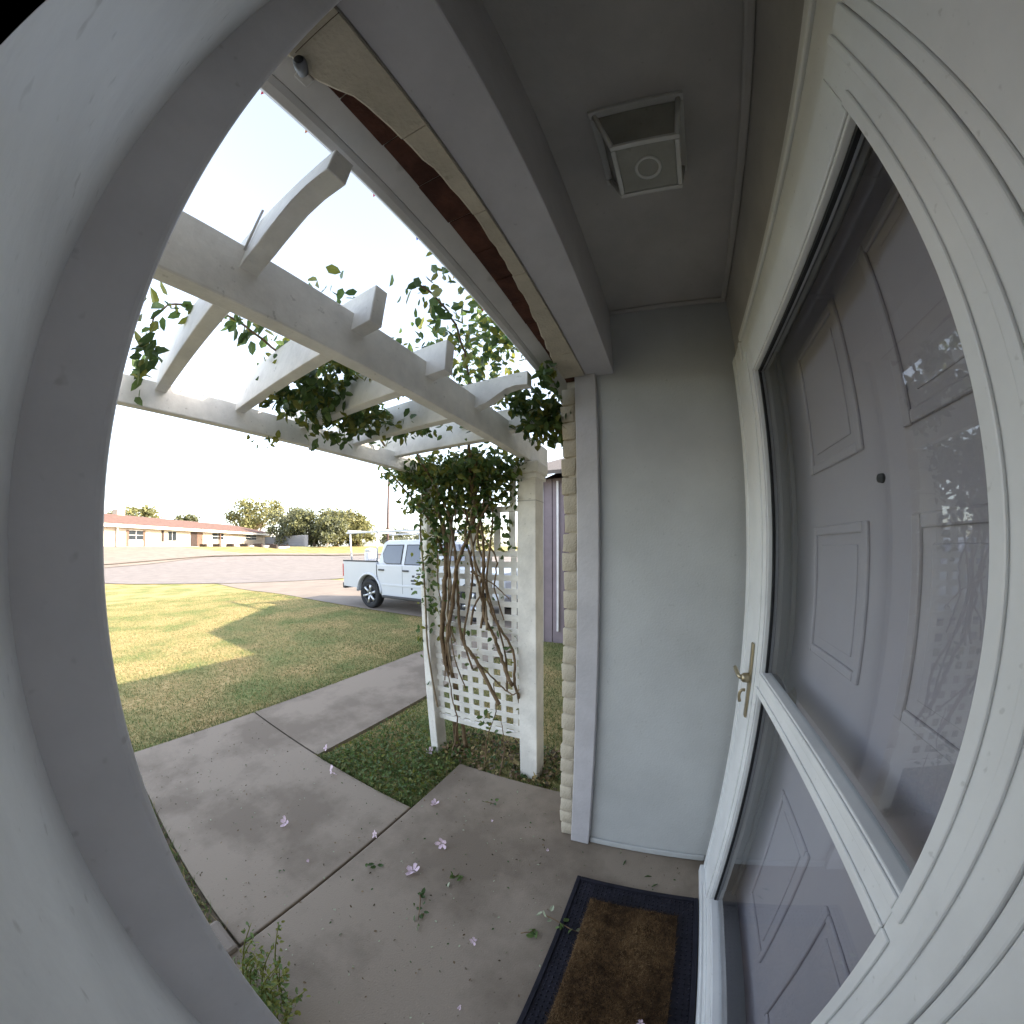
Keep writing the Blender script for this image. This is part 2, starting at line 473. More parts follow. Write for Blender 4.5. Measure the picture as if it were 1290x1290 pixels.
# handle: long narrow plate, rose and thumb lever
box('handle_plate', (0.268, 0.2758, 1.020, 1.042, 0.875, 1.115), M_BRASS, S, 0.005, 3)
tube('handle_rose', [(0.268, 1.031, 1.005), (0.250, 1.031, 1.005), (0.246, 1.031, 1.005)], [0.016, 0.014, 0.010], M_BRASS, S, 14)
tube('lever', spline([(0.249, 1.031, 1.005), (0.240, 1.034, 1.008), (0.236, 1.055, 1.014), (0.236, 1.085, 1.018), (0.240, 1.105, 1.010)]), 0.0065, M_BRASS, S, 10)
tube('lever', spline([(0.262, 1.031, 0.965), (0.250, 1.032, 0.962), (0.246, 1.034, 0.945), (0.250, 1.034, 0.925)]), 0.005, M_BRASS, S, 10)
tube('inner_handle', spline([(0.306, 1.005, 1.02), (0.335, 1.005, 1.022), (0.345, 0.985, 1.02), (0.345, 0.94, 1.012), (0.34, 0.915, 1.000)]), 0.007, M_BLACK, S, 10)

# front door behind the glass
D = box('front_door', (0.402, 0.446, 0.162, 1.058, 0.05, 2.017), M_DOOR, H, 0.002)
D['label'] = 'mauve grey six panel front door behind the glass'
for (y0, y1) in ((0.235, 0.530), (0.660, 0.925)):
    for (z0, z1) in ((1.585, 1.925), (1.130, 1.450), (0.230, 0.690)):
        boxes('panel_moulding', [(0.3945, 0.4035, y0, y0 + 0.022, z0, z1), (0.3945, 0.4035, y1 - 0.022, y1, z0, z1),
                                 (0.3947, 0.4035, y0 + 0.0225, y1 - 0.0225, z0, z0 + 0.022), (0.3947, 0.4035, y0 + 0.0225, y1 - 0.0225, z1 - 0.022, z1)], M_DOOR, D, 0.004)
        box('door_panel', (0.3985, 0.4035, y0 + 0.045, y1 - 0.045, z0 + 0.045, z1 - 0.045), M_DOOR, D, 0.0035)
tube('peephole', [(0.4025, 0.610, 1.520), (0.394, 0.610, 1.520)], [0.009, 0.008], M_BLACK, D, 14)
tube('door_knob', [(0.402, 0.995, 0.96), (0.385, 0.995, 0.96), (0.372, 0.995, 0.96), (0.36, 0.995, 0.96), (0.353, 0.995, 0.96)], [0.03, 0.012, 0.012, 0.027, 0.018], M_BRASS, D, 14)

# brick pier beyond the far trim, course by course; a few bricks long, the rest as one part
BW = box('brick_wall', (-0.372, -0.30, YF + 0.062, 4.93, -0.1, 2.10), M_MORTAR, H, 0)
box('brick_core', (-0.376, -0.334, YF + 0.012, YF + 0.063, -0.1, 2.098), M_MORTAR, BW, 0)
ch, k = 0.0765, 0
def brick_mesh(L_, T_, H_, seed):
    rr = random.Random(seed)
    bm = bmesh.new()
    v = add_box(bm, -T_, 0, 0, L_, 0, H_)
    bmesh.ops.subdivide_edges(bm, edges=list(bm.edges), cuts=1, use_grid_fill=True)
    for q in bm.verts:
        q.co += Vector((rr.uniform(-1, 1) * 0.003, rr.uniform(-1, 1) * 0.002, rr.uniform(-1, 1) * 0.002))
    bmesh.ops.bevel(bm, geom=list(bm.edges), offset=0.003, segments=1, affect='EDGES')
    me = bpy.data.meshes.new('brick')
    bmesh.ops.recalc_face_normals(bm, faces=list(bm.faces))
    bm.to_mesh(me); bm.free()
    for p in me.polygons: p.use_smooth = True
    me.materials.append(M_BRICK)
    return me
full = [brick_mesh(0.197, 0.058, 0.070, i) for i in range(6)]
half = [brick_mesh(0.094, 0.058, 0.070, 20 + i) for i in range(6)]
for c in range(27):
    z = 0.004 + c * ch
    y = YF + 0.004
    for j in range(3):
        me = (half if (j == 0 and c % 2) else full)[random.randrange(6)]
        o = bpy.data.objects.new('brick', me)
        COL.objects.link(o)
        o.parent = BW
        o.location = (-0.340 + random.uniform(-0.007, 0.006), y, z)
        y += (0.102 if (j == 0 and c % 2) else 0.205)
bm = bmesh.new()
for c in range(27):
    y = YF + 0.004 + (0.102 + 0.41 if c % 2 else 0.615)
    while y < 4.9:
        add_box(bm, -0.398 + random.uniform(-0.004, 0.004), -0.350, y, min(y + 0.195, 4.92), 0.004 + c * ch, 0.07 + c * ch)
        y += 0.205
finish('bricks', bm, M_BRICK, BW)['kind'] = 'stuff'
# the wall on the camera's side
BN = box('brick_wall', (-0.40, -0.30, -6.0, YN - 0.06, -0.1, 2.10), M_BRICK, H, 0.003)
# brick above the opening on a rusted angle iron; its bottom edge is uneven
box('steel_lintel', (-0.3775, -0.288, -0.10, 1.40, 2.1025, 2.108), M_MORTAR, H, 0.001)
for i in range(14):
    y0 = -0.095 + i * 0.1045
    o = box('bare_brick', (-0.379 + random.uniform(-0.0015, 0.0015), -0.290, y0, y0 + 0.1030, 2.0992 + random.uniform(0, 0.0012), 2.1060), M_RUST, H, 0.0012)
wy_ = [-0.03, 0.06, 0.084, 0.103, 0.127, 0.18, 0.239, 0.318, 0.401, 0.566, 0.784, 1.004, 1.10, 1.25]
wx_ = [-0.388, -0.386, -0.381, -0.367, -0.355, -0.346, -0.338, -0.328, -0.320, -0.322, -0.338, -0.366, -0.377, -0.38]
edges = [i * 0.205 + 0.02 for i in range(-1, 7)]
for y0, y1 in zip(edges[:-1], edges[1:]):
    y0, y1 = max(y0 + 0.0006, -0.028), min(y1 - 0.0006, 1.222)
    n = 9
    bm = bmesh.new()
    rows = []
    for i in range(n):
        y = y0 + (y1 - y0) * i / (n - 1)
        xo = float(np.interp(y, wy_, wx_)) + random.uniform(-0.003, 0.003)
        zb = 2.0935 + random.uniform(-0.001, 0.001)
        rows.append([bm.verts.new(p) for p in ((-0.2885, y, zb), (xo + 0.004, y, zb), (xo, y, zb + 0.003), (xo, y, 2.0985), (-0.2885, y, 2.0985))])
    for a, b in zip(rows[:-1], rows[1:]):
        for q in range(5):
            bm.faces.new((a[q], a[(q + 1) % 5], b[(q + 1) % 5], b[q]))
    bm.faces.new(rows[0]); bm.faces.new(rows[-1][::-1])
    finish('lintel_facing', bm, M_BRICK, H)
box('frieze', (-0.44, -0.381, -6.0, 4.9, 2.115, 2.43), M_GUT, H, 0.003)
# gutter along the eave with a rolled lip
bm = bmesh.new()
prof = [(-0.442, 2.118), (-0.452, 2.112), (-0.470, 2.113), (-0.480, 2.122), (-0.484, 2.15), (-0.492, 2.18), (-0.500, 2.20), (-0.500, 2.225), (-0.490, 2.228), (-0.442, 2.21)]
ra = [bm.verts.new((x, -6.0, z)) for x, z in prof]
rb = [bm.verts.new((x, 4.45, z)) for x, z in prof]
for i in range(len(prof)):
    j = (i + 1) % len(prof)
    bm.faces.new((ra[i], ra[j], rb[j], rb[i]))
bm.faces.new(ra); bm.faces.new(rb[::-1])
finish('gutter', bm, M_GUT, H)
# roof and the mass of the house
bm = bmesh.new()
for (x0, z0, x1, z1) in ((-0.53, 2.41, 4.6, 4.12), (4.6, 4.12, 9.8, 2.41)):
    a = [bm.verts.new(p) for p in ((x0, -9, z0), (x1, -9, z1), (x1, 13, z1), (x0, 13, z0), (x0, -9, z0 + .05), (x1, -9, z1 + .05), (x1, 13, z1 + .05), (x0, 13, z0 + .05))]
    for f in ((0, 3, 2, 1), (4, 5, 6, 7), (0, 1, 5, 4), (1, 2, 6, 5), (2, 3, 7, 6), (3, 0, 4, 7)):
        bm.faces.new([a[i] for i in f])
finish('roof', bm, M_ROOF, H)
boxes('wall', [(0.63, 9.0, -8.5, 12.5, -0.1, 2.36), (-0.29, 0.62, -6.0, YN - 0.13, -0.1, 2.36), (-0.29, 0.62, YF + 0.13, 4.9, -0.1, 2.36), (0.45, 0.62, YN - 0.12, YF + 0.12, -0.05, 2.38)], M_WALL, H, 0)

# ---------------------------------------------------------------- ceiling lantern
Lt = empty('ceiling_light', 'square white framed glass lantern fixed under the porch ceiling', 'ceiling light')
cx, cy_ = 0.048, 0.553
M_LAMP = mat('lantern_frame_paint', (0.55, 0.54, 0.51), 0.45, 0.06, 10)
def ring(name, hx, hy, w_, z0, z1, parent):
    boxes(name, [(cx - hx, cx + hx, cy_ - hy, cy_ - hy + w_, z0, z1), (cx - hx, cx + hx, cy_ + hy - w_, cy_ + hy, z0, z1),
                 (cx - hx, cx - hx + w_, cy_ - hy + w_ + 5e-4, cy_ + hy - w_ - 5e-4, z0, z1), (cx + hx - w_, cx + hx, cy_ - hy + w_ + 5e-4, cy_ + hy - w_ - 5e-4, z0, z1)], M_LAMP, parent, 0.002)
ring('base_frame', 0.108, 0.105, 0.018, 2.385, 2.3995, Lt)
ring('bottom_frame', 0.076, 0.071, 0.011, 2.265, 2.276, Lt)
for sx in (-1, 1):
    for sy in (-1, 1):
        tube('corner_bar', [(cx + sx * 0.096, cy_ + sy * 0.093, 2.388), (cx + sx * 0.0705, cy_ + sy * 0.0655, 2.268)], 0.0065, M_LAMP, Lt, 6)
tp = [(-0.090, -0.087), (0.090, -0.087), (0.090, 0.087), (-0.090, 0.087)]
bt = [(-0.068, -0.063), (0.068, -0.063), (0.068, 0.063), (-0.068, 0.063)]
for i in range(4):
    j = (i + 1) % 4
    vv = [(cx + bt[i][0], cy_ + bt[i][1], 2.276), (cx + bt[j][0], cy_ + bt[j][1], 2.276), (cx + tp[j][0], cy_ + tp[j][1], 2.386), (cx + tp[i][0], cy_ + tp[i][1], 2.386)]
    raw('pane', vv, [(0, 1, 2, 3)], M_LGLASS, Lt)
box('pane', (cx - 0.064, cx + 0.064, cy_ - 0.059, cy_ + 0.059, 2.2685, 2.2715), M_LGLASS, Lt, 0)
bm = bmesh.new()
for q in range(24):
    a = 2 * math.pi * q / 24
rg = []
for q in range(28):
    a = 2 * math.pi * q / 28
    rg.append([bm.verts.new((cx + r_ * math.cos(a), cy_ + r_ * math.sin(a), z_)) for r_, z_ in ((0.024, 2.266), (0.031, 2.266), (0.031, 2.2725), (0.024, 2.2725))])
for q in range(28):
    a, b = rg[q], rg[(q + 1) % 28]
    for t_ in range(4):
        bm.faces.new((a[t_], a[(t_ + 1) % 4], b[(t_ + 1) % 4], b[t_]))
finish('finial_ring', bm, M_LAMP, Lt, smooth=True)
tube('bulb', [(cx, cy_, 2.398), (cx, cy_, 2.37), (cx, cy_, 2.35), (cx, cy_, 2.325), (cx, cy_, 2.305), (cx, cy_, 2.296)], [0.018, 0.016, 0.022, 0.030, 0.022, 0.008], mat('frosted_bulb', (0.75, 0.75, 0.72), 0.4, 0.02), Lt, 14)

# ---------------------------------------------------------------- door mat
Mt = empty('doormat', 'dark rubber doormat with a brown coir middle before the door', 'doormat')
box('rubber_base', (-0.243, 0.258, 0.13, 1.035, 0.001, 0.010), M_RUBBER, Mt, 0.003)
boxes('rubber_rim', [(-0.243, -0.226, 0.13, 1.035, 0.0105, 0.016), (0.241, 0.258, 0.13, 1.035, 0.0105, 0.016), (-0.2255, 0.2405, 1.017, 1.035, 0.0105, 0.016), (-0.2255, 0.2405, 0.13, 0.147, 0.0105, 0.016)], M_RUBBER, Mt, 0.002)
bm = bmesh.new()
for i in range(27):
    for j in range(50):
        x, y = -0.212 + i * 0.0172, 0.165 + j * 0.0172
        if -0.168 < x < 0.184 and 0.22 < y < 0.945: continue
        a = random.uniform(0, 3)
        h_ = 0.0165
        vs_ = [bm.verts.new((x + 0.0055 * math.cos(a + q * math.pi / 2), y + 0.0055 * math.sin(a + q * math.pi / 2), 0.010)) for q in range(4)]
        tpv = bm.verts.new((x, y, h_))
        for q in range(4): bm.faces.new((vs_[q], vs_[(q + 1) % 4], tpv))
finish('rubber_studs', bm, M_RUBBER, Mt)['kind'] = 'stuff'
box('coir_pad', (-0.162, 0.178, 0.225, 0.938, 0.0102, 0.018), M_COIR, Mt, 0.002)
n = 34000
b0 = np.stack([rng.uniform(-0.165, 0.181, n), rng.uniform(0.222, 0.941, n), np.full(n, 0.017)], 1)
d_ = rng.normal(size=(n, 3)) * 0.006; d_[:, 2] = rng.uniform(0.005, 0.016, n)
sd_ = rng.normal(size=(n, 3)); sd_[:, 2] = 0; sd_ *= 0.0008 / np.linalg.norm(sd_, axis=1)[:, None]
V = np.stack([b0 - sd_, b0 + sd_, b0 + d_], 1).reshape(-1, 3)
M_CO2 = mat('coir_light', (0.27, 0.17, 0.08), 0.9, 0.3, 40)
M_CO3 = mat('coir_dark', (0.035, 0.019, 0.008), 0.95, 0.3, 40)
cb = raw('coir_bristles', V.tolist(), np.arange(3 * n).reshape(-1, 3).tolist(), [M_COIR, M_CO2, M_CO3], Mt)
wear = np.sin(b0[:, 0] * 30) + np.sin(b0[:, 1] * 17 + 1) + rng.normal(size=n) * 0.9
cb.data.polygons.foreach_set('material_index', np.where(wear > 0.9, 1, np.where(wear < -0.6, 2, 0)).astype(np.int32))
cb['kind'] = 'stuff'

# ---------------------------------------------------------------- pergola over the path
P = empty('pergola', 'weathered white wooden pergola with a lattice side, overgrown by a vine', 'pergola')
def post(x0, x1, y0, y1, top):
    p = box('post', (x0, x1, y0, y1, -0.06, top), M_PERG, P, 0.005)
    return p
RP = post(-0.785, -0.672, 1.640, 1.755, 1.874)
LP = post(-1.465, -1.405, 1.620, 1.725, 1.863)
for q, (x0, x1, y0, y1) in ((RP, (-0.785, -0.672, 1.640, 1.755)),):
    box('post_seam', (x0 - 0.0015, x1 + 0.0015, y0 - 0.0015, y1 + 0.0015, 1.652, 1.657), M_GUT, q, 0)
    box('post_collar', (x0 - 0.012, x1 + 0.012, y0 - 0.012, y1 + 0.012, 1.775, 1.805), M_PERG, q, 0.004)
    box('post_cap', (x0 - 0.022, x1 + 0.022, y0 - 0.022, y1 + 0.022, 1.806, 1.870), M_PERG, q, 0.008)
post(-0.785, -0.672, -0.50, -0.39, 1.874)
post(-1.462, -1.352, -0.50, -0.39, 1.863)
box('beam', (-0.746, -0.700, -0.70, 1.905, 1.876, 2.010), M_PERG, P, 0.004)
box('beam', (-1.492, -1.450, -0.70, 1.930, 1.865, 1.962), M_PERG, P, 0.004)
def rafter(y, tail, scroll, t=0.042):
    z0, z1 = 1.932, 2.068
    far = -1.72
    prof = [(far, z1), (far, z1 - 0.03), (far + 0.04, z0 + 0.03), (far + 0.12, z0), (-0.748, z0)]
    if scroll:
        L_ = tail + 0.70
        prof += [(-0.70 + 0.02, 1.962), (-0.70 + L_ * 0.25, 1.968), (-0.70 + L_ * 0.45, 1.992), (-0.70 + L_ * 0.60, 2.012), (-0.70 + L_ * 0.78, 2.018), (-0.70 + L_ * 0.92, 2.012), (tail, 2.008)]
    else:
        prof += [(-0.748, 1.955), (tail, 1.955)]
    prof += [(tail, z1)]
    bm = bmesh.new()
    a = [bm.verts.new((x, y - t / 2, z)) for x, z in prof]
    b = [bm.verts.new((x, y + t / 2, z)) for x, z in prof]
    for i in range(len(prof)):
        j = (i + 1) % len(prof)
        bm.faces.new((a[i], a[j], b[j], b[i]))
    bm.faces.new(a); bm.faces.new(b[::-1])
    return finish('rafter', bm, M_PERG, P, 0.002, 1)
r1 = rafter(0.185, -0.43, True)
rafter(0.485, -0.628, False)
rafter(0.785, -0.620, False)
rafter(1.085, -0.470, True)
rafter(1.385, -0.560, False)
rafter(-0.115, -0.43, True)
rafter(-0.415, -0.62, False)
tube('nail_rod', [(-0.690, 0.160, 1.99), (-0.665, 0.158, 2.085)], 0.003, M_GUT, r1, 6)
box('bracket', (-1.452, -1.446, 0.815, 0.845, 1.845, 1.975), M_PERG, P, 0.001)
# lattice panel between the posts
T = box('trellis_panel', (-1.404, -0.786, 1.666, 1.690, 0.232, 0.268), M_PERG, P, 0.003)
for z0, z1 in ((1.345, 1.378), (1.602, 1.634)):
    box('rail', (-1.404, -0.786, 1.666, 1.690, z0, z1), M_PERG, T, 0.003)
nv = 8
for i in range(nv):
    x = -1.404 + 0.030 + i * 0.0785
    box('slat', (x - 0.0172 + random.uniform(-.002, .002), x + 0.0172 + random.uniform(-.002, .002), 1.674, 1.681, 0.269, 1.344), M_PERG, T, 0.001)
for i in range(14):
    z = 0.305 + i * 0.0765
    box('slat', (-1.404, -0.787, 1.6665, 1.6735, z - 0.0165 + random.uniform(-.002, .002), z + 0.0165 + random.uniform(-.002, .002)), M_PERG, T, 0.001)
for x in (-1.27, -1.10, -0.93, -0.835):
    box('slat', (x - 0.019, x + 0.019, 1.672, 1.686, 1.379, 1.601), M_PERG, T, 0.001)
for x in (-1.20, -1.0, -0.83):
    box('slat', (x - 0.019, x + 0.019, 1.674, 1.684, 1.635, 1.862), M_PERG, T, 0.001)

# ---------------------------------------------------------------- the climbing vine
M_BARKP = mat('pale_vine_bark', (0.26, 0.20, 0.13), 0.9, 0.3, 22, 0.6, 70)
Vn = empty('climbing_vine', 'leafy vine with twisted brown stems climbing the lattice and pergola', 'vine')
stems = [
    ([(-1.33, 1.74, -0.03), (-1.33, 1.735, 0.276), (-1.31, 1.70, 0.52), (-1.307, 1.625, 0.80), (-1.254, 1.60, 1.157), (-1.239, 1.60, 1.35), (-1.251, 1.59, 1.517), (-1.346, 1.60, 1.668), (-1.52, 1.60, 1.836), (-1.62, 1.50, 1.98)], 0.027),
    ([(-1.25, 1.74, -0.03), (-1.27, 1.72, 0.382), (-1.272, 1.63, 0.757), (-1.185, 1.585, 1.066), (-1.146, 1.58, 1.281), (-1.066, 1.60, 1.498), (-1.023, 1.60, 1.624), (-1.037, 1.55, 1.81), (-0.98, 1.45, 1.99)], 0.021),
    ([(-0.87, 1.56, 0.50), (-1.049, 1.60, 0.741), (-1.119, 1.60, 0.82), (-1.16, 1.61, 0.947), (-1.17, 1.62, 1.139), (-1.172, 1.60, 1.35), (-1.203, 1.58, 1.587), (-1.286, 1.55, 1.762), (-1.33, 1.40, 1.97)], 0.016),
    ([(-0.80, 1.585, 0.62), (-0.863, 1.60, 0.759), (-0.926, 1.61, 0.902), (-0.98, 1.60, 1.035), (-0.975, 1.60, 1.352), (-0.991, 1.60, 1.532), (-1.041, 1.58, 1.694), (-0.95, 1.50, 1.90)], 0.016),
    ([(-0.80, 1.73, -0.03), (-0.795, 1.70, 0.40), (-0.785, 1.63, 0.55), (-0.79, 1.60, 0.661), (-0.801, 1.61, 0.824), (-0.923, 1.62, 0.994), (-0.962, 1.60, 1.151), (-0.99, 1.61, 1.34)], 0.014),
    ([(-1.039, 1.60, 0.728), (-0.908, 1.62, 0.606), (-0.807, 1.60, 0.559), (-0.756, 1.59, 0.603)], 0.008),
    ([(-1.062, 1.60, 1.26), (-0.935, 1.62, 1.197), (-0.821, 1.61, 1.114)], 0.007),
    ([(-1.061, 1.60, 1.557), (-0.97, 1.61, 1.441), (-0.893, 1.60, 1.331), (-0.91, 1.61, 1.176), (-0.86, 1.62, 0.99)], 0.009),
    ([(-1.245, 1.59, 1.349), (-1.377, 1.58, 1.595), (-1.552, 1.57, 1.761), (-1.735, 1.55, 1.944)], 0.013),
    ([(-1.26, 1.60, 0.05), (-1.205, 1.60, 0.284), (-1.23, 1.60, 0.445), (-1.265, 1.61, 0.654)], 0.008),
    ([(-1.02, 1.60, -0.03), (-0.98, 1.60, 0.25), (-0.92, 1.61, 0.42), (-0.94, 1.62, 0.60)], 0.006),
    ([(-0.90, 1.56, -0.03), (-0.86, 1.58, 0.18), (-0.88, 1.60, 0.36)], 0.006),
    ([(-1.62, 1.50, 1.98), (-1.45, 1.2, 2.05), (-1.30, 0.95, 2.08), (-1.25, 0.70, 2.09), (-1.15, 0.50, 2.06)], 0.010),
    ([(-0.98, 1.45, 1.99), (-0.85, 1.25, 2.10), (-0.72, 1.00, 2.18), (-0.66, 0.80, 2.22), (-0.64, 0.62, 2.20)], 0.008),
    ([(-0.98, 1.45, 1.99), (-0.75, 1.40, 2.03), (-0.58, 1.35, 2.02), (-0.46, 1.32, 1.97)], 0.007),
    ([(-1.15, 0.50, 2.06), (-1.12, 0.30, 2.10), (-1.10, 0.12, 2.06), (-1.08, 0.07, 1.96)], 0.006),
]
for pts, r_ in stems:
    q = spline(pts, 6)
    n = len(q)
    q = [p + Vector((random.uniform(-1, 1), random.uniform(-1, 1), 0)) * 0.004 for p in q]
    tube('stem', q, [0.70 * r_ * (1.0 - 0.45 * i / n) for i in range(n)], M_BARK, Vn, 9, 0.14)
for k_ in range(11):
    x0 = random.uniform(-1.36, -0.95) if k_ < 8 else random.uniform(-1.0, -0.80)
    zlo = random.uniform(0.35, 1.0)
    zhi = random.uniform(1.55, 1.95)
    n = 6
    pts = []
    x = x0
    for i in range(n + 1):
        t = i / n
        x += random.uniform(-0.06, 0.05)
        pts.append((min(-0.79, max(-1.42, x)), 1.60 + random.uniform(-0.03, 0.035), zlo + (zhi - zlo) * t))
    q = spline(pts, 5)
    tube('stem', q, [random.uniform(0.0035, 0.0075)] * len(q), M_BARK if k_ % 3 else M_BARKP, Vn, 7, 0.12)
def blob(c, r_, n, power=1.0):
    d = rng.normal(size=(n, 3))
    d /= np.linalg.norm(d, axis=1)[:, None]
    return np.array(c) + d * np.array(r_) * (rng.random(n)[:, None] ** (0.45 * power))
def along(pts, n, sp):
    q = np.array([tuple(p) for p in spline(pts, 12)])
    i = rng.integers(0, len(q), n)
    return q[i] + rng.normal(size=(n, 3)) * sp
dense = np.concatenate([
    blob((-1.28, 1.62, 1.87), (0.32, 0.20, 0.12), 900), blob((-0.98, 1.60, 1.85), (0.28, 0.20, 0.12), 900), blob((-1.55, 1.60, 1.90), (0.22, 0.18, 0.10), 420),
    blob((-1.38, 1.58, 1.70), (0.20, 0.12, 0.14), 260), blob((-1.12, 1.62, 1.70), (0.22, 0.12, 0.13), 300), blob((-0.88, 1.64, 1.72), (0.12, 0.10, 0.12), 110),
    blob((-1.25, 0.72, 2.00), (0.19, 0.19, 0.09), 420), blob((-1.08, 0.66, 2.08), (0.20, 0.17, 0.08), 260), blob((-1.24, 0.95, 1.99), (0.15, 0.14, 0.08), 260),
    blob((-1.29, 0.56, 2.00), (0.12, 0.10, 0.06), 110), blob((-1.12, 1.15, 2.00), (0.22, 0.12, 0.07), 190), blob((-1.0, 0.90, 2.09), (0.16, 0.14, 0.05), 110),
    blob((-1.30, 0.82, 1.90), (0.10, 0.12, 0.07), 60), blob((-1.45, 0.62, 1.84), (0.03, 0.10, 0.03), 10),
    blob((-0.52, 1.36, 1.97), (0.12, 0.15, 0.11), 300), blob((-0.43, 1.33, 1.95), (0.06, 0.09, 0.13), 120), blob((-0.57, 1.20, 2.03), (0.10, 0.12, 0.07), 110), blob((-0.41, 1.12, 2.05), (0.04, 0.08, 0.06), 50),
    blob((-0.95, 1.45, 2.30), (0.24, 0.24, 0.18), 260), blob((-0.74, 1.20, 2.36), (0.16, 0.20, 0.16), 150), blob((-0.9, 1.0, 2.25), (0.18, 0.18, 0.13), 90), blob((-0.85, 0.50, 2.16), (0.10, 0.14, 0.06), 22), blob((-1.1, 0.36, 2.12), (0.12, 0.10, 0.05), 26),
    blob((-1.30, 1.58, 1.52), (0.14, 0.09, 0.22), 190), blob((-1.06, 1.60, 1.58), (0.16, 0.08, 0.18), 130), blob((-1.35, 1.60, 1.15), (0.07, 0.05, 0.30), 60), blob((-0.86, 1.62, 1.5), (0.07, 0.05, 0.2), 30), along(stems[12][0], 200, 0.05), along(stems[13][0], 150, 0.05), along(stems[14][0], 90, 0.04), along(stems[15][0], 50, 0.025),
    blob((-1.18, 0.085, 1.94), (0.05, 0.03, 0.10), 34), blob((-1.42, 0.10, 1.96), (0.05, 0.02, 0.09), 16),
])
fo = leaves('foliage', dense, 0.042, [M_LF1, M_LF1, M_LF2, M_LF2, M_LF3, M_LF3], Vn, 0.5, 0.4, 0.5)
fo['kind'] = 'stuff'
sparse = np.concatenate([along(s_[0], 20, 0.05) for s_ in stems[:5]] + [along(stems[8][0], 20, 0.05), blob((-1.44, 1.59, 0.85), (0.03, 0.02, 0.55), 16), blob((-1.46, 1.60, 1.25), (0.05, 0.05, 0.25), 22), blob((-0.95, 1.6, 0.34), (0.12, 0.04, 0.1), 24)])
fo2 = leaves('foliage', sparse, 0.036, [M_LF1, M_LF2, M_LF3], Vn, 0.3, 0.4, 0.4)
fo2['kind'] = 'stuff'
sun_top = np.concatenate([blob((-0.75, 1.30, 2.42), (0.2, 0.22, 0.14), 130), blob((-0.60, 1.05, 2.36), (0.10, 0.16, 0.10), 50), blob((-1.25, 1.55, 2.18), (0.3, 0.2, 0.13), 170)])
fo3 = leaves('foliage', sun_top, 0.044, [M_LF2, M_LF3, M_LF3], Vn, 0.5, 0.4, 0.2)
fo3['kind'] = 'stuff'

# ---------------------------------------------------------------- string lights on the gutter
SLt = empty('string_lights', 'string of small coloured bulbs clipped along the gutter edge', 'string lights')
wire = [(-0.502, -0.4 + 0.05 * i, 2.226 + 0.004 * math.sin(i * 1.7)) for i in range(38)]
tube('wire', wire, 0.0016, M_BLACK, SLt, 5)
for y, c in ((0.026, (0.9, 0.05, 0.05)), (0.125, (0.95, 0.35, 0.03)), (0.215, (0.02, 0.6, 0.35)), (0.310, (0.85, 0.03, 0.10)), (0.46, (0.03, 0.1, 0.7)), (0.62, (0.9, 0.6, 0.05)), (0.784, (0.75, 0.02, 0.08)), (0.95, (0.02, 0.5, 0.2)), (1.12, (0.9, 0.3, 0.02))):
    m = mat('bulb_glass', c, 0.2, 0.05, transl=0.3)
    tube('bulb', [(-0.503, y, 2.222), (-0.505, y, 2.195), (-0.504, y, 2.185), (-0.504, y, 2.172), (-0.503, y, 2.158), (-0.503, y, 2.150)], [0.0012, 0.0012, 0.0025, 0.0038, 0.003, 0.001], m, SLt, 8)
M_GUTD = mat('grey_clip_plastic', (0.16, 0.16, 0.17), 0.5, 0.1, 20)
Cl = empty('gutter_clip', 'small grey clip lamp at the end of the gutter above the brick', 'clip lamp')
tube('lens_hood', [(-0.372, 0.030, 2.080), (-0.379, 0.037, 2.086), (-0.389, 0.048, 2.094)], [0.009, 0.010, 0.008], M_GUTD, Cl, 14)
tube('lens', [(-0.3705, 0.0285, 2.0787), (-0.3695, 0.0275, 2.0779)], [0.0075, 0.0065], M_BLACK, Cl, 14)
box('bracket', (-0.402, -0.384, 0.040, 0.066, 2.090, 2.1145), M_GUT, Cl, 0.002)

# ---------------------------------------------------------------- things lying on the slabs
def blossom(x, y, r_, face, label, z=0.004):
    V, F = [], []
    n = 5
    a0 = random.uniform(0, 6)
    tilt = Matrix.Rotation(face, 4, 'X') @ Matrix.Rotation(random.uniform(-0.3, 0.3), 4, 'Y')
    cup = random.uniform(0.2, 1.1)
    for k in range(n):
        a = a0 + 2 * math.pi * k / n + random.uniform(-0.3, 0.3)
        o = len(V)
        ln = random.uniform(0.6, 1.1)
        curl = random.uniform(-0.5, 0.5) + cup
        for (u, s_, h_) in ((0.08, 0, 0.0), (0.45, -0.24, 0.16), (0.85, -0.20, 0.42), (0.92, 0.05, 0.50), (0.82, 0.24, 0.44), (0.45, 0.26, 0.16), (0.5, 0, 0.10)):
            u *= ln
            p = Vector((math.cos(a) * u - math.sin(a) * s_, math.sin(a) * u + math.cos(a) * s_, h_ * curl)) * r_
            p += Vector((random.uniform(-1, 1), random.uniform(-1, 1), random.uniform(-1, 1))) * r_ * 0.06
            V.append(tilt @ p)
        F += [(o, o + 1, o + 6), (o + 1, o + 2, o + 6), (o + 2, o + 3, o + 6), (o + 3, o + 4, o + 6), (o + 4, o + 5, o + 6), (o + 5, o, o + 6)]
    zz = min(v.z for v in V)
    o = raw('fallen_blossom', [(v.x, v.y, v.z - zz) for v in V], F, M_PETAL, smooth=True)
    o.location = (x, y, z)
    o.scale = (0.85, 0.85, 1.1)
    return tag(o, label, 'blossom', 'pink blossoms fallen on the concrete')
blossom(-1.80, 1.03, 0.040, 0.9, 'open pink blossom lying on the path beside the grass patch')
blossom(-1.76, 1.02, 0.032, -0.7, 'crumpled pink blossom touching another one beside the grass patch')
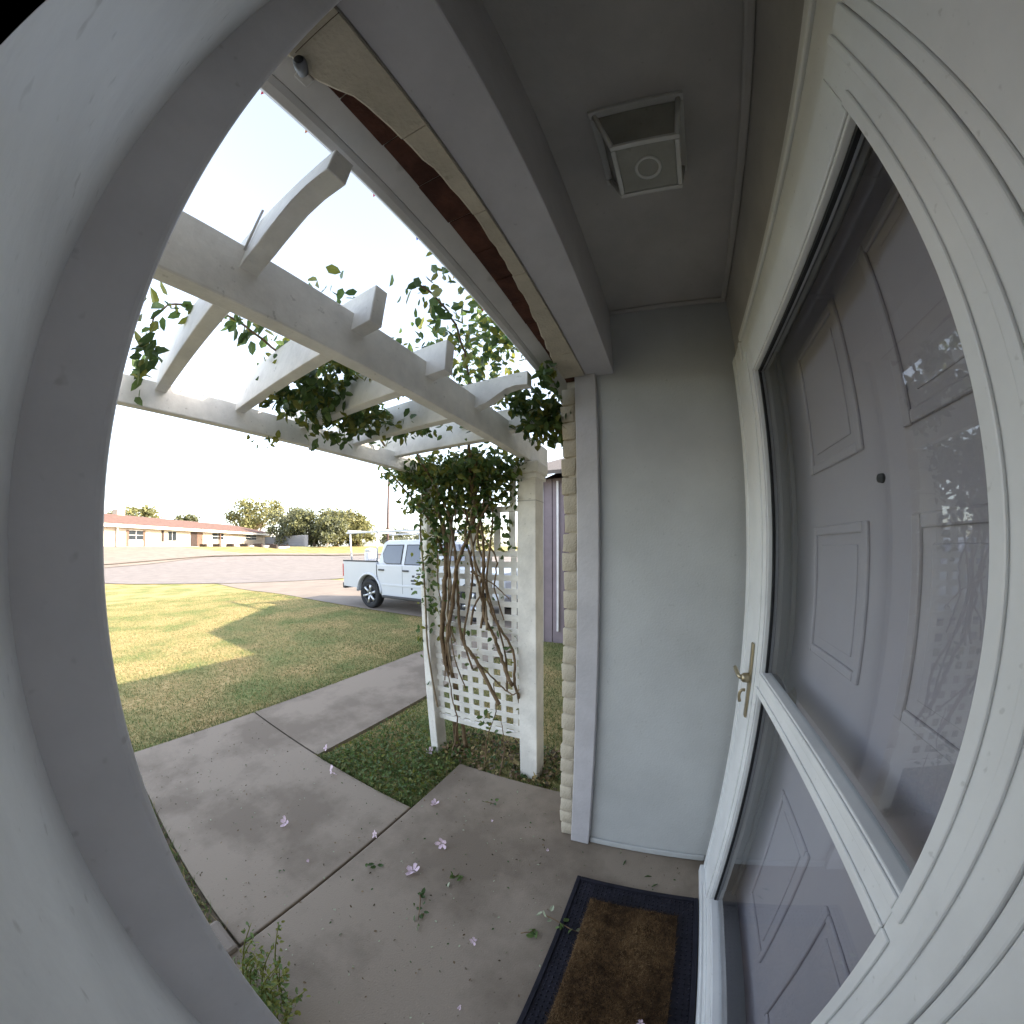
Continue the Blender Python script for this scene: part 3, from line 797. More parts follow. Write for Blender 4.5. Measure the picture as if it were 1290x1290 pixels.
blossom(-1.62, 0.59, 0.040, 0.7, 'curled pale pink blossom in the middle of the path slab')
blossom(-1.322, 0.522, 0.014, 0.4, 'tiny white petal scrap on the path slab near the bed')
blossom(-1.084, 1.171, 0.034, 0.3, 'flat pale mauve blossom on the porch slab beside the grass corner')
blossom(-1.185, 0.821, 0.024, 1.0, 'small white blossom sitting on the joint between two slabs')
blossom(-0.873, 0.948, 0.040, 1.2, 'upright pink blossom on the porch slab between joint and doormat')
blossom(-0.895, 0.763, 0.046, 0.1, 'wide open pink star shaped blossom on the porch slab')
blossom(-2.06, 1.17, 0.03, 0.8, 'pink blossom resting at the inner corner of the walk', 0.0)
blossom(-1.43, 1.57, 0.04, 0.8, 'pale blossom in the weeds at the foot of the pergola post', -0.01)
blossom(-0.497, 0.607, 0.022, 1.0, 'small curled white blossom beside the doormat')
blossom(-0.226, 0.40, 0.017, 0.5, 'small white petals on the rubber edge of the doormat', 0.018)
blossom(0.10, 0.52, 0.017, 0.6, 'small pale petals on the coir of the doormat', 0.026)
blossom(-0.42, 0.384, 0.011, 0.5, 'tiny petal scrap on the porch slab off the doormat corner')
blossom(-0.742, 1.201, 0.010, 0.5, 'tiny petal scrap near the pergola posts')
blossom(-0.414, 1.131, 0.010, 0.5, 'tiny petal scrap before the brick corner')

def sprig(x, y, ang, L_, n, label, pale=False, z=0.004):
    root = empty('leafy_sprig', label, 'sprig', 'sprigs fallen on the porch')
    dx, dy_ = math.cos(ang), math.sin(ang)
    pts = [(x + dx * L_ * t + 0.01 * math.sin(3 * t), y + dy_ * L_ * t + 0.008 * math.cos(4 * t), z + 0.006 + 0.006 * math.sin(3 * t)) for t in (0, 0.25, 0.5, 0.75, 1)]
    tube('twig', pts, [0.0028, 0.0025, 0.002, 0.0016, 0.001], M_BARK, root, 6)
    c = np.array([pts[min(4, int(5 * i / n))] for i in range(n)]) + rng.normal(size=(n, 3)) * (0.014, 0.014, 0.002)
    c[:, 2] = np.maximum(c[:, 2], z + 0.008)
    o = leaves('leaves', c, 0.026, [M_LF2, M_PALE if pale else M_LF1], root, 1.6, 0.3)
    o['kind'] = 'stuff'
    co = np.array([v.co for v in o.data.vertices])
    for v in o.data.vertices: v.co.z = max(z + 0.001, v.co.z)
    return root
M_PALE = mat('pale_leaf_underside', (0.30, 0.33, 0.22), 0.6, 0.15, 30)
sprig(-0.80, 0.68, -0.9, 0.12, 15, 'green leafy sprig lying alone on the porch slab')
sprig(-0.735, 0.80, 1.2, 0.06, 8, 'short pale sprig beside the star shaped blossom', True)
sprig(-0.31, 0.80, -0.1, 0.14, 12, 'sprig with pale leaves reaching over the doormat edge', True, 0.012)
sprig(-1.09, 0.66, 0.8, 0.05, 5, 'small dry sprig near the joint of the slabs')
sprig(-0.845, 1.30, 0.4, 0.06, 6, 'dark shrivelled sprig near the pergola lattice')
sprig(-0.36, 0.70, 0.9, 0.06, 5, 'small dark sprig beside the doormat')
for x, y, a in ((-0.067, 1.154, 1.3), (0.033, 1.112, 0.2), (0.068, 1.065, 0.7)):
    o = tube('dry_leaf', [(x, y, 0.004), (x + 0.012 * math.cos(a), y + 0.012 * math.sin(a), 0.009), (x + 0.03 * math.cos(a), y + 0.03 * math.sin(a), 0.005)], [0.0015, 0.004, 0.001], M_LF1, None, 6)
    tag(o, {-0.067: 'curled dry leaf close to the foot of the grey wall', 0.033: 'curled dry leaf midway between grey wall and doormat', 0.068: 'curled dry leaf at the rim of the doormat'}[x], 'leaf', 'dry leaves behind the doormat')

# litter of tiny debris that nobody could count
n = 900
c = np.stack([rng.uniform(-2.9, 0.2, n), rng.uniform(0.12, 1.5, n), np.full(n, 0.004)], 1)
c = c[(c[:, 0] > -1.15) | (c[:, 1] < 1.05)]
c = c[(c[:, 0] < -0.25) | (c[:, 1] > 1.05)]
lt = leaves('leaf_litter', c, 0.009, [M_SOIL, M_LF1, M_BARK, M_PALE], None, 2.0, 0.6)
for v in lt.data.vertices: v.co.z = max(0.0015, v.co.z)
tag(lt, 'crumbs of dry leaves and petals scattered over the concrete', kind='stuff')

# ---------------------------------------------------------------- garage wing
G = empty('garage', 'garage wing with mauve grey vertical board siding behind the pergola', 'garage')
M_SIDE = mat('mauve_siding', (0.22, 0.175, 0.195), 0.7, 0.08, 6, 0.2, 60)
GX, GYW = -1.95, 4.95
boxes('wall', [(GX + 0.03, 9.0, GYW + 0.03, 11.5, -0.3, 2.5)], M_SIDE, G, 0)
x = GX
while x < 1.2:
    box('siding_board', (x, x + 0.20, GYW, GYW + 0.028, -0.25, 2.5), M_SIDE, G, 0.004)
    x += 0.212
box('corner_board', (GX - 0.012, GX + 0.06, GYW - 0.016, GYW - 0.001, -0.25, 2.5), M_TRIM, G, 0.003)
box('bright_slit', (-1.66, -1.625, GYW - 0.045, GYW - 0.004, 0.05, 2.45), M_TRIM, G, 0.006)  # thin white strip standing in for a lit slit in the siding
box('garage_door', (GX + 0.0, GX + 0.029, 5.8, 10.6, -0.16, 2.05), M_TRIM, G, 0.004)
bm = bmesh.new()
for (y0, z0, y1, z1) in ((4.62, 2.50, 8.2, 3.72), (8.2, 3.72, 11.8, 2.50)):
    a = [bm.verts.new(p) for p in ((-2.45, y0, z0), (9, y0, z0), (9, y1, z1), (-2.45, y1, z1), (-2.45, y0, z0 + .06), (9, y0, z0 + .06), (9, y1, z1 + .06), (-2.45, y1, z1 + .06))]
    for f in ((0, 3, 2, 1), (4, 5, 6, 7), (0, 1, 5, 4), (1, 2, 6, 5), (2, 3, 7, 6), (3, 0, 4, 7)):
        bm.faces.new([a[i] for i in f])
finish('roof', bm, M_ROOF, G)
raw('gable', [(-1.94, 4.98, 2.5), (-1.94, 11.4, 2.5), (-1.94, 8.2, 3.66), (-1.90, 4.98, 2.5), (-1.90, 11.4, 2.5), (-1.90, 8.2, 3.66)], [(0, 1, 2), (5, 4, 3), (0, 3, 4, 1), (1, 4, 5, 2), (2, 5, 3, 0)], M_SIDE, G)

# ---------------------------------------------------------------- pickup truck (nose towards the garage, +X)
TR = empty('pickup_truck', 'white four door pickup truck with ladder rack parked on the driveway', 'truck')
TR.location = (-8.06, 5.70, -0.153)
M_CAR = mat('white_car_paint', (0.56, 0.58, 0.62), 0.28, 0.02, 2, spec=0.5)
M_CGL = mat('dark_car_glass', (0.05, 0.06, 0.09), 0.06, 0.1, 2, spec=0.8)
M_TYRE = mat('tyre_rubber', (0.025, 0.025, 0.028), 0.85, 0.15, 30, 0.4, 80)
M_RIM = mat('alloy_rim', (0.55, 0.56, 0.58), 0.3, 0.05, 5, metal=0.8)
M_BUMP = mat('dark_plastic', (0.05, 0.05, 0.055), 0.6, 0.1, 10)
M_TAIL = mat('red_lamp_lens', (0.45, 0.02, 0.02), 0.25, 0.1, 10)
def arch(cx_, r_, z0, n=14):
    return [(cx_ + r_ * math.cos(math.pi * (1 - i / n)), z0 + r_ * math.sin(math.pi * (1 - i / n))) for i in range(n + 1)]
def extr(name, prof, y0, y1, m, parent, bevel=0.0, inset=None):
    bm = bmesh.new()
    a = [bm.verts.new((x_, y0, z_)) for x_, z_ in prof]
    b = [bm.verts.new((x_, y1, z_)) for x_, z_ in prof]
    for i in range(len(prof)):
        j = (i + 1) % len(prof)
        bm.faces.new((a[i], a[j], b[j], b[i]))
    f1 = bm.faces.new(a); f2 = bm.faces.new(b[::-1])
    if bevel:
        e = list(f1.edges) + list(f2.edges)
        bmesh.ops.bevel(bm, geom=e, offset=bevel, segments=3, affect='EDGES', profile=0.6, clamp_overlap=True)
    bmesh.ops.triangulate(bm, faces=[f for f in bm.faces if len(f.verts) > 4])
    return finish(name, bm, m, parent)
W_ = 1.82
RWX, FWX, WR = 1.10, 4.28, 0.37
bedp = [(0.06, 0.52)] + [(RWX - 0.46, 0.47)] + arch(RWX, 0.44, 0.40) + [(RWX + 0.46, 0.40), (1.545, 0.38), (1.545, 1.19), (0.02, 1.19), (0.0, 1.0), (0.02, 0.6)]
bedp = [(0.03, 0.52), (RWX - 0.47, 0.50)] + arch(RWX, 0.44, 0.42) + [(1.545, 0.40), (1.40, 0.90), (1.40, 1.19), (0.02, 1.19), (0.0, 1.0)]
for (y0, y1) in ((0.0, 0.09), (W_ - 0.09, W_)):
    extr('bed_side', bedp, y0, y1, M_CAR, TR, 0.03)
    box('bed_rail', (0.01, 1.395, y0 - 0.006, y1 + 0.006, 1.185, 1.222), M_BUMP, TR, 0.006)
    # flared arch lip
    lip = [(RWX + 0.47 * math.cos(math.pi * i / 18), 0, 0.42 + 0.47 * math.sin(math.pi * i / 18)) for i in range(19)]
    yy = y0 - 0.006 if y0 == 0 else y1 + 0.006
    tube('arch_lip', [(p[0], yy, p[2]) for p in lip], 0.028, M_CAR, TR, 8)
box('wheel_well', (RWX - 0.45, RWX + 0.45, 0.10, 0.40, 0.40, 0.88), M_BUMP, TR, 0)
box('bed_floor', (0.03, 1.35, 0.095, W_ - 0.095, 0.62, 0.68), M_BUMP, TR, 0)
box('tailgate', (-0.005, 0.06, 0.095, W_ - 0.095, 0.58, 1.185), M_CAR, TR, 0.015)
boxes('bed_front', [(1.35, 1.40, 0.095, W_ - 0.095, 0.66, 1.185)], M_CAR, TR, 0.004)
for y0 in (-0.004, W_ - 0.07):
    box('tail_light', (-0.018, 0.035, y0, y0 + 0.074, 0.78, 1.12), M_TAIL, TR, 0.012)
box('rear_bumper', (-0.12, 0.02, 0.05, W_ - 0.05, 0.44, 0.60), M_BUMP, TR, 0.03)
lower = [(1.57, 0.36), (FWX - 0.46, 0.34)] + arch(FWX, 0.44, 0.42) + [(4.98, 0.42), (5.08, 0.55), (5.08, 0.85), (4.95, 1.02), (3.60, 1.14), (1.415, 1.14), (1.415, 0.90)]
body = extr('cab_body', lower, 0.0, W_, M_CAR, TR, 0.04)
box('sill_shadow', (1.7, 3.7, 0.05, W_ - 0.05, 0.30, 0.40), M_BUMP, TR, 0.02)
# greenhouse as a loft of two outlines
bx0, bx1, tx0, tx1, zb, zt = 1.42, 3.80, 1.58, 2.95, 1.13, 1.735
bm = bmesh.new()
lev = []
for (t, ins) in ((0, 0.03), (0.5, 0.085), (0.9, 0.135), (1.0, 0.19)):
    xa, xb = bx0 + (tx0 - bx0) * t, bx1 + (tx1 - bx1) * t
    if t == 1.0: xa += 0.08; xb -= 0.08
    lev.append([bm.verts.new(p) for p in ((xa, ins, zb + (zt - zb) * t), (xb, ins, zb + (zt - zb) * t), (xb, W_ - ins, zb + (zt - zb) * t), (xa, W_ - ins, zb + (zt - zb) * t))])
for a, b in zip(lev[:-1], lev[1:]):
    for i in range(4):
        bm.faces.new((a[i], a[(i + 1) % 4], b[(i + 1) % 4], b[i]))
bm.faces.new(lev[-1]); bm.faces.new(lev[0][::-1])
finish('cab_roof', bm, M_CAR, TR, 0.03)
def side_y(z): return 0.03 + (z - zb) / (zt - zb) * (0.117)
def win(name, pts, m, off, flip=False, th=0.006):
    V = [(x_, (side_y(z_) - off) if not flip else W_ - side_y(z_) + off, z_) for x_, z_ in pts]
    n = len(V)
    V += [(v[0], v[1] + (0.01 if not flip else -0.01), v[2]) for v in V]
    F = [tuple(range(n)), tuple(range(2 * n - 1, n - 1, -1))] + [(i, (i + 1) % n, n + (i + 1) % n, n + i) for i in range(n)]
    return raw(name, V, F, m, TR)
wins = ([(1.60, 1.40), (1.67, 1.21), (1.77, 1.17), (2.24, 1.17), (2.26, 1.60), (1.70, 1.60)], [(2.40, 1.16), (3.42, 1.16), (3.06, 1.60), (2.42, 1.60)])
for fl in (False, True):
    for wp in wins:
        cxm = sum(p[0] for p in wp) / len(wp); czm = sum(p[1] for p in wp) / len(wp)
        win('window_seal', [(cxm + (p[0] - cxm) * 1.07, czm + (p[1] - czm) * 1.09) for p in wp], M_BLACK, 0.012, fl)
        win('window', wp, M_CGL, 0.015, fl)
raw('rear_window', [(1.435, 0.20, 1.24), (1.435, W_ - 0.20, 1.24), (1.532, W_ - 0.26, 1.60), (1.532, 0.26, 1.60), (1.455, 0.20, 1.24), (1.455, W_ - 0.20, 1.24), (1.552, W_ - 0.26, 1.60), (1.552, 0.26, 1.60)],
    [(0, 1, 2, 3), (7, 6, 5, 4), (0, 4, 5, 1), (1, 5, 6, 2), (2, 6, 7, 3), (3, 7, 4, 0)], M_CGL, TR)
raw('windscreen', [(3.73, 0.16, 1.19), (3.73, W_ - 0.16, 1.19), (3.04, W_ - 0.24, 1.67), (3.04, 0.24, 1.67), (3.71, 0.16, 1.18), (3.71, W_ - 0.16, 1.18), (3.02, W_ - 0.24, 1.66), (3.02, 0.24, 1.66)],
    [(0, 1, 2, 3), (7, 6, 5, 4), (0, 4, 5, 1), (1, 5, 6, 2), (2, 6, 7, 3), (3, 7, 4, 0)], M_CGL, TR)
for hx in (1.50, 2.34):
    box('door_handle', (hx, hx + 0.20, -0.03, 0.002, 0.985, 1.025), M_BUMP, TR, 0.010)
for sx in (1.405, 2.32, 3.40):
    box('door_seam', (sx, sx + 0.008, -0.0015, 0.004, 0.46, 1.12), M_BUMP, TR, 0)
box('body_crease', (1.60, 3.80, -0.010, 0.003, 0.62, 0.665), M_CAR, TR, 0.004)
box('side_step', (1.65, 3.62, -0.06, 0.08, 0.33, 0.385), M_BUMP, TR, 0.012)
def lathe(name, prof, cx_, cz_, m, parent, n=28):
    V, F = [], []
    for i in range(n):
        a = 2 * math.pi * i / n
        for (r_, y_) in prof: V.append((cx_ + r_ * math.cos(a), y_, cz_ + r_ * math.sin(a)))
    k_ = len(prof)
    for i in range(n):
        for j in range(k_ - 1):
            F.append((i * k_ + j, i * k_ + j + 1, ((i + 1) % n) * k_ + j + 1, ((i + 1) % n) * k_ + j))
    return raw(name, V, F, m, parent, smooth=True)
for (wx, near) in ((RWX, True), (FWX, True), (RWX, False), (FWX, False)):
    s_ = 1 if near else -1
    y0 = -0.005 if near else W_ + 0.005
    ty = lathe('wheel', [(0.24, y0 + s_ * 0.03), (0.30, y0), (0.345, y0 + s_ * 0.005), (WR, y0 + s_ * 0.04), (WR, y0 + s_ * 0.20), (0.34, y0 + s_ * 0.24), (0.2, y0 + s_ * 0.24)], wx, WR, M_TYRE, TR)
    rm = lathe('rim', [(0.245, y0 + s_ * 0.028), (0.235, y0 + s_ * 0.02), (0.22, y0 + s_ * 0.06), (0.19, y0 + s_ * 0.12), (0.0, y0 + s_ * 0.12)], wx, WR, M_BUMP, ty)
    for k_ in range(6):
        a = 2 * math.pi * k_ / 6 + 0.3
        c_, d_ = math.cos(a), math.sin(a)
        tube('spoke', [(wx + 0.05 * c_, y0 + s_ * 0.04, WR + 0.05 * d_), (wx + 0.15 * c_, y0 + s_ * 0.03, WR + 0.15 * d_), (wx + 0.235 * c_, y0 + s_ * 0.03, WR + 0.235 * d_)], [0.035, 0.030, 0.042], M_RIM, ty, 8)
    lathe('hub', [(0.0, y0 + s_ * 0.02), (0.045, y0 + s_ * 0.022), (0.065, y0 + s_ * 0.04), (0.065, y0 + s_ * 0.1)], wx, WR, M_RIM, ty, 16)
# ladder rack
for y0 in (0.10, W_ - 0.10):
    tube('rack_post', [(0.28, y0, 1.20), (0.24, y0, 1.5), (0.20, y0 + 0.0, 1.93)], 0.024, M_CAR, TR, 8)
    tube('rack_post', [(1.33, y0, 1.20), (1.34, y0, 1.93)], 0.024, M_CAR, TR, 8)
    box('rack_rail', (0.05, 3.15, y0 - 0.03, y0 + 0.03, 1.93, 1.975), M_CAR, TR, 0.01)
for x0 in (0.20, 1.34, 2.9):
    box('rack_crossbar', (x0 - 0.025, x0 + 0.025, 0.02, W_ - 0.02, 1.976, 2.02), M_CAR, TR, 0.008)
# dark lettering-like decal strips on the front door, too blurred to read
for (x0, z0, l_, h_) in ((2.78, 0.93, 0.14, 0.03), (2.64, 0.86, 0.08, 0.05), (2.74, 0.85, 0.10, 0.03), (2.60, 0.76, 0.17, 0.045), (2.62, 0.70, 0.13, 0.030), (2.60, 0.57, 0.05, 0.045)):
    box('door_decal', (x0, x0 + l_, -0.0025, 0.001, z0, z0 + h_), M_BUMP, TR, 0)
Jg = empty('water_cooler', 'white round drink cooler in the bed of the pickup truck', 'cooler')
Jg.location = (-7.35, 6.1, 0.53)
lathe('cooler_body', [(0.0, 0), (0.15, 0), (0.16, -0.03), (0.165, -0.72), (0.15, -0.76), (0.0, -0.76)], 0, 0, M_TRIM, Jg, 20).rotation_euler = (-math.pi / 2, 0, 0)
lathe('lid', [(0.0, 0.0), (0.155, 0.0), (0.16, -0.05), (0.10, -0.09), (0.0, -0.10)], 0, 0, M_CAR, Jg, 20)
Jg.children[1].rotation_euler = (-math.pi / 2, 0, 0); Jg.children[1].location = (0, 0, 0.765)
Jg.children[0].location = (0, 0, 0.0)

# ---------------------------------------------------------------- house across the street
FH = empty('far_house', 'long low cream house with red brown hip roof across the street', 'house')
FH.location = (-48.0, 1.9, 1.62)
FH.rotation_euler = (0, 0, math.atan2(0.848, -0.53))          # local +X runs along the front, local +Y away from the street
M_FW = mat('cream_brick_far', (0.40, 0.34, 0.28), 0.85, 0.06, 1, 0.3, 20)
M_FR = mat('red_brown_shingle', (0.135, 0.075, 0.058), 0.9, 0.2, 2.5, 0.4, 12)
M_FT = mat('far_white_trim', (0.55, 0.53, 0.50), 0.6, 0.03, 2)
M_FG = mat('far_window_glass', (0.015, 0.02, 0.025), 0.4, 0.2, 2, spec=0.3)
M_FD = mat('far_dark_wood', (0.035, 0.022, 0.018), 0.6, 0.2, 3)
M_FDR = mat('far_tan_door', (0.12, 0.07, 0.05), 0.6, 0.1, 3)
X0, X1, EZ = -9.0, 33.0, 2.05
box('wall', (X0, X1 - 0.6, 0.0, 9.0, -1.2, EZ + 0.1), M_FW, FH, 0)
box('fascia', (X0 - 0.6, X1 + 0.2, -0.85, 9.8, EZ, EZ + 0.36), M_FT, FH, 0)
raw('roof', [(X0 - 0.7, -0.95, EZ + 0.37), (X1 + 0.3, -0.95, EZ + 0.37), (X1 + 0.3, 9.9, EZ + 0.37), (X0 - 0.7, 9.9, EZ + 0.37), (X0 + 4, 4.4, EZ + 1.75), (X1 - 6.0, 4.4, EZ + 1.75)],
    [(0, 1, 5, 4), (1, 2, 5), (2, 3, 4, 5), (3, 0, 4), (3, 2, 1, 0)], M_FR, FH)
def far_window(x0, x1, z0, z1, mull=1, rows=1, m=M_FG):
    wn = box('window', (x0, x1, -0.05, -0.012, z0, z1), M_FT, FH, 0)
    nx = mull + 1
    for i in range(nx):
        for j in range(rows):
            a = x0 + 0.07 + (x1 - x0 - 0.07) * i / nx
            b = x0 + (x1 - x0 - 0.07) * (i + 1) / nx
            c = z0 + 0.06 + (z1 - z0 - 0.06) * j / rows
            d = z0 + (z1 - z0 - 0.06) * (j + 1) / rows
            box('pane', (a, b, -0.062, -0.045, c, d), m, wn, 0)
    return wn
far_window(2.9, 5.1, 0.75, 1.85, 1, 2)
box('panel_below_window', (2.9, 5.1, -0.05, -0.012, 0.10, 0.72), M_FT, FH, 0)
for sx in (2.86, 5.14): box('shutter', (sx - 0.16, sx + 0.16, -0.07, -0.012, 0.10, 1.85), M_FDR, FH, 0)
far_window(8.72, 10.2, 0.70, 1.98, 1, 1)
box('shutter', (7.75, 8.1, -0.07, -0.012, 0.65, 1.98), M_FD, FH, 0)
box('recess_shade', (12.7, 13.9, -0.06, -0.012, 0.10, 2.0), M_FD, FH, 0)  # flat dark panel on the wall in place of a shaded recess
dr = box('door', (13.92, 15.0, -0.06, -0.012, 0.10, 2.0), M_FDR, FH, 0)
box('handle', (14.75, 14.85, -0.10, -0.061, 0.95, 1.1), M_FD, dr, 0)
far_window(16.9, 19.5, 1.05, 2.02, 1, 2)
far_window(24.8, 27.9, 1.15, 2.02, 1, 2)
for px_ in (1.3, 18.3): box('porch_post', (px_ - 0.09, px_ + 0.09, -0.45, -0.27, -0.2, EZ), M_FDR if px_ > 5 else M_FT, FH, 0)
box('chimney', (4.5, 5.6, 4.2, 5.2, EZ + 1.2, EZ + 2.35), M_FW, FH, 0)
# driveway, walk and steps over there
fm = FH.matrix_basis
def fpt(x_, y_, dz):
    p = Matrix.Translation(FH.location) @ Matrix.Rotation(math.atan2(0.848, -0.53), 4, 'Z') @ Vector((x_, y_, 0))
    return (p.x, p.y, gz(p.x, p.y) + dz)
rows = 24
V = []
for j in range(rows + 1):
    t = j / rows
    L_ = fpt(-8.0 - 2.0 * t, -0.4 - 13.0 * t, 0.06); R_ = fpt(5.3 + 1.2 * t * t, -0.4 - 13.0 * t, 0.06)
    for i in range(9):
        x_ = L_[0] + (R_[0] - L_[0]) * i / 8; y_ = L_[1] + (R_[1] - L_[1]) * i / 8
        V.append((x_, y_, gz(x_, y_) + 0.06))
F = [(j * 9 + i, j * 9 + i + 1, (j + 1) * 9 + i + 1, (j + 1) * 9 + i) for j in range(rows) for i in range(8)]
tag(raw('far_driveway', V, F, M_DRIVE), 'pale concrete driveway of the house across the street', kind='structure')
St = empty('garden_steps', 'concrete steps with dark risers leading up to the far house', 'steps')
for k_ in range(6):
    y_ = -2.0 - k_ * 2.1
    xa = 13.4 + 0.25 * k_
    p = fpt(xa + 1.0, y_, 0)
    o = box('step', (-1.2, 1.2, -0.9, 0.9, -0.4, 0.10), M_FT, St, 0.01)
    o.location = (p[0], p[1], p[2] + 0.05); o.rotation_euler = (0, 0, FH.rotation_euler[2])
    for sx in (-1.35, 1.35):
        q = box('cheek_wall', (sx - 0.14, sx + 0.14, -0.55, 0.55, -0.3, 0.34), M_FD, St, 0.01)
        q.location = o.location; q.rotation_euler = o.rotation_euler
# fence beside it
Fn = empty('board_fence', 'grey wooden board fence between the far house and the trees', 'fence')
M_FEN = mat('grey_fence_wood', (0.27, 0.27, 0.29), 0.85, 0.15, 4, 0.3, 20)
for i in range(30):
    az = R(-66.6 + 6.2 * i / 29)
    D_ = 70 - 14 * i / 29
    x_, y_ = D_ * math.sin(az), D_ * math.cos(az)
    o = box('fence_board', (-0.28, 0.28, -0.02, 0.02, -0.3, 1.75 + random.uniform(-0.03, 0.03)), M_FEN, Fn, 0)
    o.location = (x_, y_, gz(x_, y_)); o.rotation_euler = (0, 0, R(50))

# ---------------------------------------------------------------- trees
M_TB = mat('tree_bark', (0.16, 0.12, 0.09), 0.9, 0.3, 5, 0.6, 20)
M_TBP = mat('pale_tree_bark', (0.42, 0.36, 0.30), 0.9, 0.2, 5, 0.4, 20)
M_T1 = mat('tree_leaf_olive', (0.15, 0.155, 0.065), 0.6, 0.3, 2, transl=0.3)
M_T2 = mat('tree_leaf_grey_green', (0.125, 0.135, 0.085), 0.6, 0.3, 2, transl=0.3)
M_T3 = mat('tree_leaf_light', (0.22, 0.21, 0.085), 0.6, 0.3, 2, transl=0.3)
def tree(az, D_, h, rad, label, mats, n=2600, lean=0.0, bark=None, low=0.25, leaf=0.42, clumps=16):
    a = R(az)
    x_, y_ = D_ * math.sin(a), D_ * math.cos(a)
    z_ = gz(x_, y_)
    root = empty('tree', label, 'tree', 'trees beyond the street')
    root.location = (x_, y_, z_)
    bark = bark or M_TB
    tip = Vector((lean * h * 0.5, lean * h * 0.5, h * 0.62))
    tube('trunk', spline([(0, 0, -0.2), (tip.x * 0.25, tip.y * 0.25 + 0.1, h * 0.18), (tip.x * 0.6, tip.y * 0.6, h * 0.4), tip], 4), [0.30 * h / 8 * (1 - 0.055 * i) for i in range(13)], bark, root, 9, 0.1)
    cl = []
    for k_ in range(clumps):
        t = random.uniform(0, 1)
        an = random.uniform(0, 2 * math.pi)
        rr = rad * math.sqrt(random.random()) * (0.95 - 0.5 * abs(t - 0.35))
        c = Vector((rr * math.cos(an) + tip.x * 0.7, rr * math.sin(an) + tip.y * 0.7, h * (low + 0.10 + (0.80 - low) * t)))
        cl.append((c, rad * random.uniform(0.22, 0.42)))
        tube('limb', spline([(tip.x * 0.6, tip.y * 0.6, h * random.uniform(0.15, 0.4)), ((c.x + tip.x) * 0.5, (c.y + tip.y) * 0.5, (c.z + h * 0.35) * 0.5), tuple(c)], 3), [0.09 * h / 8 * (1 - 0.13 * i) for i in range(7)], bark, root, 6, 0.1)
    pts = np.concatenate([blob(tuple(c), (r_, r_, r_ * 0.75), int(n / clumps)) for c, r_ in cl])
    pts = np.concatenate([pts, blob((tip.x * 0.7, tip.y * 0.7, h * (low + 1) * 0.5), (rad, rad, h * (1 - low) * 0.48), n // 6)])
    cr = leaves('crown', pts, leaf, mats, root, 0.5, 0.4)
    cr['kind'] = 'stuff'
    return root
tree(-67.8, 86, 11.2, 6.5, 'airy light green tree rising behind the far house roof', [M_T3, M_T3, M_T1], 3600, leaf=0.55, low=0.3, clumps=22)
tree(-62.6, 64, 7.0, 4.4, 'spreading grey green tree behind the grey fence', [M_T2, M_T2, M_T1], 4800, low=0.02, clumps=26)
tree(-59.2, 60, 6.2, 3.6, 'rounded grey green tree at the end of the grey fence', [M_T2, M_T1, M_T1], 3600, low=0.0, clumps=22)
tree(-57.4, 55, 4.8, 2.6, 'low tree with a pale leaning trunk next to the fence end', [M_T2, M_T1], 2200, lean=0.45, bark=M_TBP, low=0.1)
tree(-55.6, 59, 6.3, 4.0, 'broad olive tree on the street side, before the pole', [M_T1, M_T2, M_T3], 4600, low=0.0, clumps=26)
tree(-52.4, 61, 5.2, 3.6, 'low rounded bush tree seen above the truck bed', [M_T1, M_T3], 3600, low=0.0, clumps=22)
tree(-83.3, 80, 7.3, 4.0, 'treetop just showing over the ridge near the chimney', [M_T1, M_T3], 1600, leaf=0.5)
tree(-86.6, 85, 6.9, 3.6, 'treetop just showing over the ridge beyond the chimney', [M_T1, M_T2], 1400, leaf=0.5)
tree(-77.5, 90, 7.6, 3.0, 'small dark treetop peeking over the roof ridge', [M_T2, M_T1], 1200, leaf=0.5)
tree(-46.0, 75, 3.8, 4.0, 'low dark hedge like tree behind the pickup cab', [M_T1, M_T2], 2000, low=0.02)
tree(-40.0, 70, 4.4, 4.5, 'rounded olive tree beyond the lattice', [M_T1, M_T2], 2200, low=0.02)
tree(-33.0, 60, 6.0, 4.5, 'tall olive tree beyond the garage side of the lattice', [M_T1, M_T3], 2200, low=0.05)

# utility poles
M_POLE = mat('dark_pole_wood', (0.09, 0.06, 0.055), 0.9, 0.2, 3)
def pole(az, D_, h, r_, label):
    a = R(az)
    x_, y_ = D_ * math.sin(a), D_ * math.cos(a)
    root = empty('utility_pole', label, 'pole', 'utility poles along the street')
    root.location = (x_, y_, gz(x_, y_))
    tube('shaft', [(0, 0, -0.5), (0, 0, h * 0.5), (0, 0, h)], [r_, r_ * 0.85, r_ * 0.7], M_POLE, root, 10)
    box('crossarm', (-0.06, 0.06, -1.1, 1.1, h - 0.7, h - 0.58), M_POLE, root, 0.005)
pole(-47.5, 40, 10.5, 0.155, 'dark wooden utility pole rising behind the pickup truck')
pole(-53.7, 90, 9.6, 0.17, 'distant utility pole above the olive tree')

